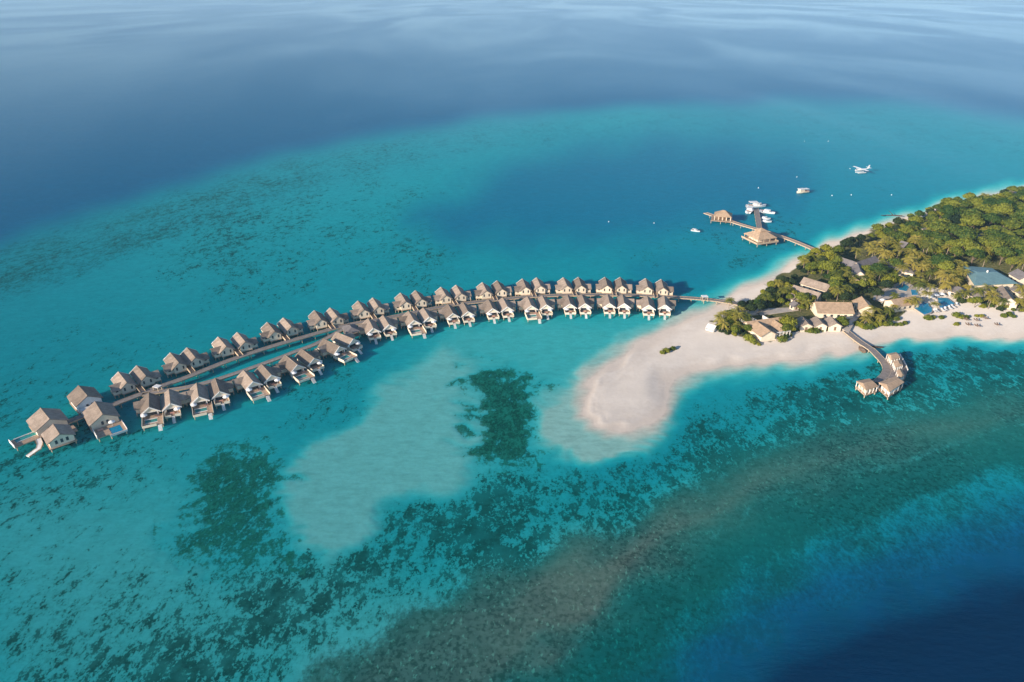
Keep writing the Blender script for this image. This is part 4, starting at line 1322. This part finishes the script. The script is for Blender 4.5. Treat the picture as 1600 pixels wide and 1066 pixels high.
# beach objects
p = at(1345.5, 548.5)
o = thing('rowing_boat', (p.x, p.y, .45), R(95), 'brown wooden rowing boat drawn up on the beach beside the boardwalk', 'boat')
hull_mb(5.2, 2.4, .8, -.2).build('hull', 'brown_wood', o)
MB().box(-2.0, 1.0, -.85, .85, .81, .86).build('floor', 'deck', o)
MB().box(-.2, .2, -1.0, 1.0, .87, .97).build('thwart', 'brown_wood', o)
p = at(1368, 543)
o = thing('canoe', (p.x, p.y, .1), R(-12), 'dark slim canoe lying in the shallows beside the boardwalk', 'canoe')
hull_mb(7.0, 1.0, .5, -.2).build('hull', 'dark_wood', o)
MB().box(-.15, .15, -.4, .4, .51, .58).build('thwart', 'brown_wood', o)
p = at(1110, 516, GZ)
o = thing('cabana', (p.x, p.y, GZ - .1), R(-38), 'white canvas cabana alone on the sand at the tip of the trees', 'cabana')
MB().roof_slab((-2.3, -1.5, 1.5), (2.3, -1.5, 1.5), (2.3, 1.6, 2.7), (-2.3, 1.6, 2.7), .12).build('canopy', 'cloth', o)
MB().box(-2.1, 2.1, -1.2, 1.3, .0, .5).build('daybed', 'cloth', o)
pm2 = MB().box(-.06, .06, -.06, .06, 0, 1.6).mesh('post', 'white')
for x in (-2.1, 2.1):
    for y in (-1.35, 1.4):
        link('post', pm2, o, (x, y, 0))
p = at(1100, 470, 2.2)
o = thing('gate', (p.x, p.y, 0), R(5), 'white flat-topped gate over the walkway near the beach', 'gate')
MB().box(-1.7, 1.7, -1.3, 1.3, 4.9, 5.1).build('canopy', 'white', o)
pm2 = MB().box(-.12, .12, -.12, .12, 1.9, 4.9).mesh('post', 'stilt')
for x in (-1.5, 1.5):
    for y in (-1.2, 1.2):
        link('post', pm2, o, (x, y, 0))
p = at(1393, 338)
o = thing('driftwood', (p.x, p.y, .3), R(-10), 'dark fallen tree lying in the shallows off the far beach', 'driftwood')
MB().tube([(-7, 1, -.2), (-2, 0, .5), (3, -.6, .7), (7, -2.2, 1.0)], .3, .5).build('trunk', 'dark_wood', o)
MB().tube([(1, -.3, .6), (0, 3, 1.6), (-1, 5.5, 2.2)], .3, .1).tube([(-4, .5, .2), (-7, -2, .7), (-9, -2.5, .5)], .28, .1).build('branch', 'dark_wood', o)


def mk_lounger():
    o_ = link('sun_lounger', None)
    MB().box(-.38, .38, -.4, 1.0, .28, .4).build('seat', 'brown_wood', o_)
    MB().poly([(-.38, -.4, .3), (.38, -.4, .3), (.38, -1.1, .8), (-.38, -1.1, .8), (-.38, -.4, .4), (.38, -.4, .4), (.38, -1.1, .9), (-.38, -1.1, .9)],
              [(0, 3, 2, 1), (4, 5, 6, 7), (0, 1, 5, 4), (1, 2, 6, 5), (2, 3, 7, 6), (3, 0, 4, 7)]).build('backrest', 'brown_wood', o_)
    lm = MB().box(-.04, .04, -.04, .04, 0, .28).mesh('leg', 'brown_wood')
    for x in (-.33, .33):
        for y in (-.35, .9):
            link('leg', lm, o_, (x, y, 0))
    return o_


for k, (x, y) in enumerate(((1508, 500), (1524, 501), (1538, 498), (1511, 508), (1525, 510), (1556, 508))):
    for j in range(2):
        p = at(x + j * 3.6, y, GZ)
        place('sun_lounger', mk_lounger, (p.x, p.y, GZ + .02), R(200), 'dark sun lounger, %s of the %s pair from the left on the right-hand beach' % (('left', 'right')[j], ORD[(0, 2, 4, 1, 3, 5)[k]]), 'sun lounger', 'sun loungers on the beach', 1.05)


def mk_pool_lounger():
    o_ = link('pool_lounger', None)
    MB().box(-.36, .36, -.4, 1.1, .3, .42).build('mattress', 'cloth', o_)
    MB().poly([(-.36, -.4, .3), (.36, -.4, .3), (.36, -1.0, .75), (-.36, -1.0, .75), (-.36, -.4, .42), (.36, -.4, .42), (.36, -1.0, .87), (-.36, -1.0, .87)],
              [(0, 3, 2, 1), (4, 5, 6, 7), (0, 1, 5, 4), (1, 2, 6, 5), (2, 3, 7, 6), (3, 0, 4, 7)]).build('backrest', 'cloth', o_)
    lm = MB().box(-.04, .04, -.04, .04, 0, .29).mesh('leg', 'brown_wood')
    for x in (-.32, .32):
        for y in (-.35, 1.0):
            link('leg', lm, o_, (x, y, 0))
    return o_


for k, (x, y) in enumerate(((1460, 487), (1464, 486.5), (1473, 485.5), (1477, 484), (1484, 482), (1489, 480), (1495, 477), (1458, 466), (1476, 462.5), (1484, 463.5))):
    p = at(x, y, GZ)
    place('pool_lounger', mk_pool_lounger, (p.x, p.y, GZ + .02), R(170 + 13 * (k % 3)), 'white lounger, %s side of the lower pools' % ('%s from left on the beach' % ORD[k] if k < 7 else '%s from left on the garden' % ORD[k - 7]), 'sun lounger', 'white loungers by the pools', 1.4)

# ------------------------------------------------------------------ trees
def make_crown(seed, r, h, n, leaf, mat, lobes=6, flat=.55):
    rs = random.Random(seed)
    mb = MB()
    L = []
    for i in range(lobes):
        a = 2 * math.pi * (i + rs.random() * .6) / lobes
        q = r * (.18 + .42 * rs.random())
        L.append((q * math.cos(a), q * math.sin(a), h + r * .22 * (rs.random() - .55), r * (.42 + .2 * rs.random())))
    L.append((0, 0, h + r * .22, r * .55))
    for (x, y, z, rr) in L:
        for _ in range(n // len(L)):
            u = Vector((rs.gauss(0, 1), rs.gauss(0, 1), rs.gauss(.25, 1))).normalized()
            k = rr * (.80 + .30 * rs.random())
            c = Vector((x, y, z)) + Vector((u.x * k, u.y * k, u.z * k * flat))
            nn = (u + Vector((rs.gauss(0, .45), rs.gauss(0, .45), rs.gauss(.15, .45)))).normalized()
            t = nn.orthogonal().normalized()
            t = Matrix.Rotation(rs.random() * 6.28, 3, nn) @ t
            b = nn.cross(t)
            s = leaf * (.6 + .8 * rs.random())
            mb.face([c + t * s, c + b * s * .75 + nn * s * .18, c - t * s, c - b * s * .75 + nn * s * .18])
        # a darker inner mass of leaves so that the crown is not see-through everywhere
        k = rr * .74
        ring = []
        for st in range(1, 4):
            ph = math.pi * st / 4
            ring.append([(x + k * math.sin(ph) * math.cos(2 * math.pi * j / 7) * rs.uniform(.8, 1.1), y + k * math.sin(ph) * math.sin(2 * math.pi * j / 7) * rs.uniform(.8, 1.1), z + k * flat * math.cos(ph)) for j in range(7)])
        vs = [(x, y, z + k * flat)] + [p for rg in ring for p in rg] + [(x, y, z - k * flat)]
        fs = [(0, 1 + j, 1 + (j + 1) % 7) for j in range(7)]
        for st in range(2):
            fs += [(1 + st * 7 + j, 8 + st * 7 + j, 8 + st * 7 + (j + 1) % 7, 1 + st * 7 + (j + 1) % 7) for j in range(7)]
        fs += [(15 + j, 22, 15 + (j + 1) % 7) for j in range(7)]
        mb.poly(vs, fs)
    return mb


def make_tree(seed, r, h, mat, n=1000, leaf=.55, lobes=6, flat=.55):
    rs = random.Random(seed + 99)
    o_ = link('broadleaf_tree', None)
    tk = MB()
    tk.tube([(0, 0, -.6), (rs.uniform(-.3, .3), rs.uniform(-.3, .3), h * .5), (rs.uniform(-.5, .5), rs.uniform(-.5, .5), h)], .045 * h, .02 * h, 7)
    for i in range(4):
        a = 2 * math.pi * i / 4 + rs.random()
        tk.tube([(0, 0, h * .5), (r * .25 * math.cos(a), r * .25 * math.sin(a), h * .75), (r * .5 * math.cos(a), r * .5 * math.sin(a), h * .95)], .02 * h, .008 * h, 5)
    tk.build('trunk', 'bark', o_)
    make_crown(seed, r, h, n, leaf, mat, lobes, flat).build('crown', mat, o_)
    return o_


def make_palm(seed, h, mat, nf=15, fl=3.6):
    rs = random.Random(seed)
    o_ = link('palm_tree', None)
    bx, by = rs.uniform(-.9, .9), rs.uniform(-.9, .9)
    pts = [(bx * (t ** 2), by * (t ** 2), -.5 + (h + .5) * t) for t in np.linspace(0, 1, 6)]
    MB().tube(pts, .24, .13, 7).build('trunk', 'palm_bark', o_)
    mb = MB()
    top = Vector(pts[-1])
    for i in range(nf):
        a = 2 * math.pi * i / nf * 2.4 + rs.uniform(-.25, .25)
        el = rs.uniform(-.15, 1.0)
        L = fl * rs.uniform(.8, 1.1)
        d = Vector((math.cos(a), math.sin(a), 0))
        s = Vector((-d.y, d.x, 0))
        mid = []
        for k in range(7):
            t = k / 6
            mid.append(top + d * L * t * math.cos(el * (1 - t * .3)) * .95 + Vector((0, 0, L * (t * math.sin(el) - .62 * t * t))))
        for k in range(6):
            p, q = mid[k], mid[k + 1]
            w = 1.0 * math.sin(math.pi * min(1, (k + 1.0) / 6.6)) + .15
            for sg in (-1, 1):
                for m in range(2):
                    p0 = p + (q - p) * (m / 2)
                    p1 = p + (q - p) * (m / 2 + .46)
                    tip = p0 + (q - p) * .75 + s * sg * w * rs.uniform(.85, 1.1) - Vector((0, 0, w * rs.uniform(.3, .6)))
                    mb.face([p0, p1, tip + (q - p) * .1, tip])
    mb.build('crown', mat, o_)
    return o_


def make_bush(seed, r, mat, n=300):
    o_ = link('shrub', None)
    make_crown(seed, r, r * .42, n, .32, mat, 5, .75).build('foliage', mat, o_)
    MB().tube([(0, 0, -.3), (.1, 0, r * .4)], .07, .04, 5).tube([(0, 0, 0), (-.3, .2, r * .5)], .05, .03, 5).build('stem', 'bark', o_)
    return o_


KINDS = {}
for k in range(5):
    KINDS['green%d' % k] = (lambda k=k: make_tree(10 + k, (4.6, 5.4, 4.0, 6.0, 4.8)[k], (6.6, 7.2, 6.0, 7.6, 7.8)[k], 'leaf', (1000, 1200, 800, 1300, 1000)[k], .55, (6, 7, 5, 8, 6)[k]))
for k in range(3):
    KINDS['bright%d' % k] = (lambda k=k: make_tree(40 + k, (3.4, 4.2, 3.0)[k], (4.8, 5.4, 4.4)[k], 'leaf_bright', 850, .45, 6, .7))
for k in range(2):
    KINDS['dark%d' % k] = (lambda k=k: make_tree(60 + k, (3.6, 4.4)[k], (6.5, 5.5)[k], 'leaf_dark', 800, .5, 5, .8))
for k in range(4):
    KINDS['palm%d' % k] = (lambda k=k: make_palm(80 + k, (6.8, 7.8, 6.0, 7.2)[k], 'frond', 22, (5.0, 5.3, 4.4, 4.8)[k]))
for k in range(3):
    KINDS['gold%d' % k] = (lambda k=k: make_palm(90 + k, (7.0, 8.0, 6.2)[k], 'frond_sunlit', 22, (5.2, 5.6, 4.8)[k]))
for k in range(3):
    KINDS['bush%d' % k] = (lambda k=k: make_bush(120 + k, (1.6, 2.1, 1.3)[k], 'leaf_bright' if k != 1 else 'leaf'))
KINDS['dbush0'] = lambda: make_bush(140, 1.7, 'leaf_dark')
NV = {'green': 5, 'bright': 3, 'dark': 2, 'palm': 4, 'gold': 3, 'bush': 3, 'dbush': 1}
TOPZ = {'green': 5.5, 'bright': 4.2, 'dark': 4.5, 'palm': 6.6, 'gold': 6.8, 'bush': .8, 'dbush': .8}
CAT = {'green': 'tree', 'bright': 'tree', 'dark': 'tree', 'palm': 'palm tree', 'gold': 'palm tree', 'bush': 'shrub', 'dbush': 'shrub'}
WORD = {'green': 'dense green broadleaf tree', 'bright': 'low yellow-green tree', 'dark': 'dark green tree', 'palm': 'green-gold palm', 'gold': 'golden sunlit palm', 'bush': 'small green shrub', 'dbush': 'dark shrub'}
TREES = []          # (region, kind, px, py, scale)


def put(region, kind, pts, sc=1.0):
    for q in pts:
        TREES.append((region, kind, q[0], q[1], (q[2] if len(q) > 2 else 1.0) * sc * random.uniform(.9, 1.1)))


def scatter(region, poly, spacing, mix, sc=1.0, avoid=()):
    """spread trees over a stretch of ground so that crowns just touch"""
    W = [at2(*p, 0) for p in poly]
    x0, x1, y0, y1 = min(p[0] for p in W), max(p[0] for p in W), min(p[1] for p in W), max(p[1] for p in W)
    pts = []
    for _ in range(2600):
        x, y = random.uniform(x0, x1), random.uniform(y0, y1)
        c = False
        for i in range(len(W)):
            a, b = W[i], W[(i + 1) % len(W)]
            if (a[1] > y) != (b[1] > y) and x < (b[0] - a[0]) * (y - a[1]) / (b[1] - a[1]) + a[0]:
                c = not c
        if not c or any(math.dist((x, y), q) < spacing for q in pts):
            continue
        t = y * cp + H * sp          # back to the photo's pixels
        px = 800 + F * x / t
        py = 533 + F * (H * cp - y * sp) / t
        if px > 1625:
            continue
        if any(math.dist((x, y), at2(ax, ay)) < ar for ax, ay, ar in avoid):
            continue
        pts.append((x, y))
        kind = random.choices([m[0] for m in mix], [m[1] for m in mix])[0]
        # the crown, not the foot, should come out at this pixel: remember the foot
        TREES.append((region, kind, ('w', x, y), None, sc * random.uniform(.78, 1.22)))


AV = [(1443, 353, 8), (1452, 350, 8), (1414, 386, 6), (1556, 314, 7), (1534, 370, 7), (1600, 338, 7), (1420, 415, 8)]
scatter('in the forest behind the teal roof', [(1640, 300), (1560, 311), (1500, 324), (1462, 342), (1440, 372), (1470, 410), (1500, 421), (1560, 423), (1600, 436), (1640, 440)], 6.4,
        [('green', 9), ('bright', 1.5), ('palm', 2.2), ('dark', 1.2)], 1.08, AV)
scatter('along the far beach', [(1500, 319), (1462, 331), (1420, 347), (1380, 362), (1345, 377), (1372, 384), (1420, 370), (1455, 348), (1490, 332)], 6.2,
        [('green', 4), ('bright', 2), ('dark', 1.5), ('palm', 1)], .85, AV)
scatter('in the grove between lobby and forest', [(1375, 385), (1425, 372), (1460, 360), (1490, 405), (1450, 408), (1400, 400), (1372, 396)], 6.0,
        [('palm', 5), ('gold', 2), ('green', 2), ('bright', 1)], 1.0, AV + [(1385, 408, 9), (1360, 406, 9), (1412, 414, 9)])
scatter('between the lobby and the parallel buildings', [(1262, 405), (1300, 398), (1312, 418), (1330, 432), (1325, 452), (1305, 455), (1300, 440), (1255, 428), (1246, 420)], 5.2,
        [('palm', 3), ('bright', 3), ('green', 3)], .85, [(1320, 410, 10), (1343, 420, 9)])
scatter('below the lobby', [(1345, 430), (1375, 420), (1400, 428), (1392, 442), (1360, 452), (1345, 448)], 5.0, [('bright', 4), ('palm', 2), ('green', 1)], .85, [(1345, 425, 9), (1362, 412, 8)])
scatter('around the upper pools', [(1405, 428), (1470, 425), (1500, 432), (1496, 452), (1470, 452), (1440, 446), (1425, 440), (1405, 440)], 5.2, [('gold', 4), ('palm', 3), ('bright', 1)], .9)
scatter('along the back of the right-hand beach', [(1490, 470), (1520, 473), (1560, 478), (1625, 484), (1625, 494), (1560, 489), (1520, 484), (1490, 477)], 6.0, [('gold', 4), ('palm', 2), ('bright', 1)], .9)
scatter('between the teal roof and the right edge', [(1500, 462), (1530, 470), (1560, 472), (1590, 478), (1625, 478), (1625, 466), (1590, 466)], 8.5, [('gold', 3), ('palm', 2), ('bright', 1)], .85, [(1530, 458, 6), (1575, 460, 7), (1598, 452, 6)])
scatter('in the grove left of the lower parallel building', [(1184, 470), (1200, 452), (1222, 452), (1236, 464), (1240, 480), (1195, 482), (1184, 478)], 4.2, [('bright', 3), ('palm', 3), ('dark', 2)], .8)
scatter('behind the three beach cabins', [(1244, 484), (1250, 474), (1268, 472), (1272, 490), (1250, 492)], 4.2, [('bright', 3), ('green', 2), ('palm', 2)], .75)
scatter('at the tip of the trees beside the beach villa', [(1116, 520), (1132, 502), (1160, 495), (1168, 512), (1166, 530), (1140, 527)], 4.0, [('bright', 3), ('palm', 4), ('gold', 2)], .72)
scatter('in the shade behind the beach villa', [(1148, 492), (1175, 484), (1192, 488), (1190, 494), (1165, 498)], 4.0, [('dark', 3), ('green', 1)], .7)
G1 = [(1262, 405), (1300, 398), (1312, 418), (1330, 432), (1325, 456), (1305, 462), (1290, 462), (1300, 440), (1255, 428), (1246, 420)]
G2 = [(1375, 385), (1425, 372), (1460, 360), (1500, 405), (1500, 430), (1450, 425), (1400, 424), (1372, 400)]
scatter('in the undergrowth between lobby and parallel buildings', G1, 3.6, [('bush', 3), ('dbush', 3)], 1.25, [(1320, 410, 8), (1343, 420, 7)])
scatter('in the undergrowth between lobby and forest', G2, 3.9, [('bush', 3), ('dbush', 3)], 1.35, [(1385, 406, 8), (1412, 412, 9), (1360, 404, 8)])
scatter('in the undergrowth along the back of the right-hand beach', [(1492, 466), (1520, 468), (1560, 473), (1625, 480), (1625, 492), (1560, 488), (1520, 481), (1492, 474)], 4.2, [('bush', 4), ('dbush', 1)], 1.1)
scatter('in the undergrowth at the tip of the trees', [(1120, 520), (1134, 503), (1160, 496), (1170, 512), (1166, 528), (1140, 527)], 3.2, [('bush', 3), ('dbush', 2)], 1.0)
scatter('in the undergrowth left of the lower parallel building', [(1188, 470), (1202, 453), (1222, 453), (1236, 464), (1242, 482), (1197, 483)], 3.4, [('bush', 2), ('dbush', 3)], 1.1)
scatter('in the undergrowth right of the hall', [(1340, 508), (1352, 492), (1390, 490), (1400, 503), (1370, 508)], 3.2, [('bush', 5), ('dbush', 1)], 1.0)
put('between beach villa and first cabin', 'bright', [(1231, 504, 1.25), (1236, 511, 1.1), (1229, 512)], .95)
put('before the beach villa', 'bush', [(1172, 527, 1.4), (1178, 532), (1186, 535), (1222, 528, 1.3), (1228, 524), (1234, 520, 1.2)])
put('before the three beach cabins', 'bush', [(1250, 513), (1259, 513, 1.3), (1267, 514, 1.4), (1276, 514, 1.6), (1284, 513, 1.2), (1292, 512), (1311, 508, 1.5), (1316, 504, 1.5)])
put('right of the last beach cabin', 'bright', [(1316, 499, .9), (1321, 503, .8)])
put('right of the hall along the sand', 'bush', [(1340, 503, 1.6), (1348, 506, 1.8), (1357, 507, 1.9), (1366, 505, 1.6), (1374, 503, 1.5), (1384, 504, 1.2), (1392, 504), (1400, 504), (1408, 504), (1415, 502)], 1.0)
put('right of the hall along the sand', 'gold', [(1357, 489, .85), (1364, 483, .8), (1352, 497, .7)])
put('right of the hall along the sand', 'palm', [(1388, 483, .8), (1376, 494, .7)])
put('left of the pools', 'dark', [(1384, 447, .9), (1371, 461, .9), (1320, 466, .8), (1335, 468, .7), (1378, 487, .7), (1292, 464, .7)])
put('left of the pools', 'palm', [(1317, 447, .8), (1327, 451, .9), (1311, 455, .9), (1306, 448)])
put('around the lower pools', 'gold', [(1432, 468, .75), (1447, 459, .8), (1398, 476, .7), (1417, 470, .7), (1460, 473, .75)])
G3 = [(1290, 456), (1318, 440), (1345, 446), (1364, 458), (1335, 468), (1300, 468)]
scatter('between the long hall and the lobby', G3, 5.0, [('bright', 3), ('palm', 3), ('green', 2), ('dark', 1)], .8, [(1340, 443, 5), (1346, 470, 6)])
scatter('in the undergrowth behind the long hall', G3, 3.4, [('bush', 2), ('dbush', 3)], 1.2, [(1340, 443, 4), (1346, 470, 6)])
put('beside the upper pools', 'palm', [(1412, 438, .8), (1438, 447, .8), (1456, 447, .8), (1398, 458, .7), (1440, 440, .9), (1424, 436, .9)])
put('beside the upper pools', 'bright', [(1396, 436), (1388, 440, .9), (1446, 444, .8)])
put('around the lower pools', 'bush', [(1452, 494, 1.5), (1459, 493), (1472, 493, 1.2)])
put('on the open sand of the right-hand beach', 'bush', [(1496, 491, 1.2), (1504, 493, 1.2), (1511, 493), (1527, 491), (1535, 491, 1.1), (1496, 503), (1578, 488, 1.5), (1570, 491, 1.2), (1585, 492)])
put('standing alone beside the walkway on the beach', 'palm', [(1141, 466, .72)])
put('standing alone on the far sand above the walkway', 'palm', [(1212.5, 440, .75)])
put('on the open sand of the spit', 'bush', [(1036, 547.5, 1.0), (1041, 545, .9), (1052, 541.5, .95), (1046, 543, .6)])
put('on the far beach beside the palms', 'dark', [(1231, 437, .6), (1236, 441, .7), (1242, 432, .6)])
put('left of the teal roof', 'gold', [(1488, 433), (1496, 439, .9), (1480, 441), (1476, 433)])
put('in front of the forest', 'green', [(1470, 412, 1.3), (1478, 418, 1.2), (1460, 416, 1.0)])
put('in front of the lobby and the far beach', 'gold', [(1340, 390), (1358, 384), (1366, 388), (1376, 391), (1384, 395), (1392, 395), (1371, 380), (1404, 392), (1426, 396), (1435, 398)])
put('in front of the lobby and the far beach', 'bright', [(1310, 389, 1.2), (1296, 402, 1.3), (1272, 414, 1.2), (1265, 417, 1.1)])
put('in front of the lobby and the far beach', 'dark', [(1322, 381), (1330, 377), (1345, 373), (1285, 408)])

by = {}
for t in TREES:
    by.setdefault((t[0], t[1]), []).append(t)
cnt = {}
for (region, kind), lst in by.items():
    def key(t):
        if t[3] is None:
            x, y = t[2][1], t[2][2]
            return 800 + F * x / (y * cp + H * sp)
        return t[2]
    lst.sort(key=key)
    for i, t in enumerate(lst):
        sc = t[4]
        if t[3] is None:
            x, y = t[2][1], t[2][2]
        else:
            p = at(t[2], t[3], GZ + TOPZ[kind] * sc)
            x, y = p.x, p.y
        n = len(lst)
        if n == 1:
            lab = '%s, the only one %s' % (WORD[kind], region)
        elif n <= 14:
            lab = '%s, %s from left %s' % (WORD[kind], ORD[i], region)
        else:
            lab = '%s %s' % (WORD[kind], region)
        v = '%s%d' % (kind, random.randrange(NV[kind]))
        zz = GZ
        tt = y * cp + H * sp
        zz = min(GZ, max(.2, ground_z(800 + F * x / tt, 533 + F * (H * cp - y * sp) / tt)))
        place(v, KINDS[v], (x, y, zz), random.uniform(0, 6.28), lab, CAT[kind], ('%ss %s' % (WORD[kind], region)), sc)
wd = MB()
rs = random.Random(5)
wp = [at2(*p) for p in ((1640, 300), (2150, 276), (2150, 452), (1640, 440))]
for _ in range(420):
    u_, v_ = rs.random(), rs.random()
    x = (wp[0][0] * (1 - u_) + wp[1][0] * u_) * (1 - v_) + (wp[3][0] * (1 - u_) + wp[2][0] * u_) * v_
    y = (wp[0][1] * (1 - u_) + wp[1][1] * u_) * (1 - v_) + (wp[3][1] * (1 - u_) + wp[2][1] * u_) * v_
    cr = make_crown(rs.randrange(9999), rs.uniform(4.0, 6.5), rs.uniform(5.5, 8.0), 190, .8, 'leaf', 4)
    i = len(wd.v)
    wd.v += [(a + x, b + y, c_ + GZ) for a, b, c_ in cr.v]
    wd.f += [tuple(i + j for j in f) for f in cr.f]
wd.build('woods', 'leaf')['kind'] = 'stuff'

hz = N('sea_haze')
vol = hz.n('ShaderNodeVolumePrincipled', {'Color': (0.45, 0.74, 1.0), 'Density': 0.000085, 'Anisotropy': 0.0})
hz.t.links.new(vol.outputs[0], hz.out.inputs['Volume'])
ho = MB().box(-120000, 120000, -3000, 140000, -70, 172).build('haze', hz.m)
ho['kind'] = 'stuff'
print('trees', len(TREES), 'objects', len(bpy.data.objects))
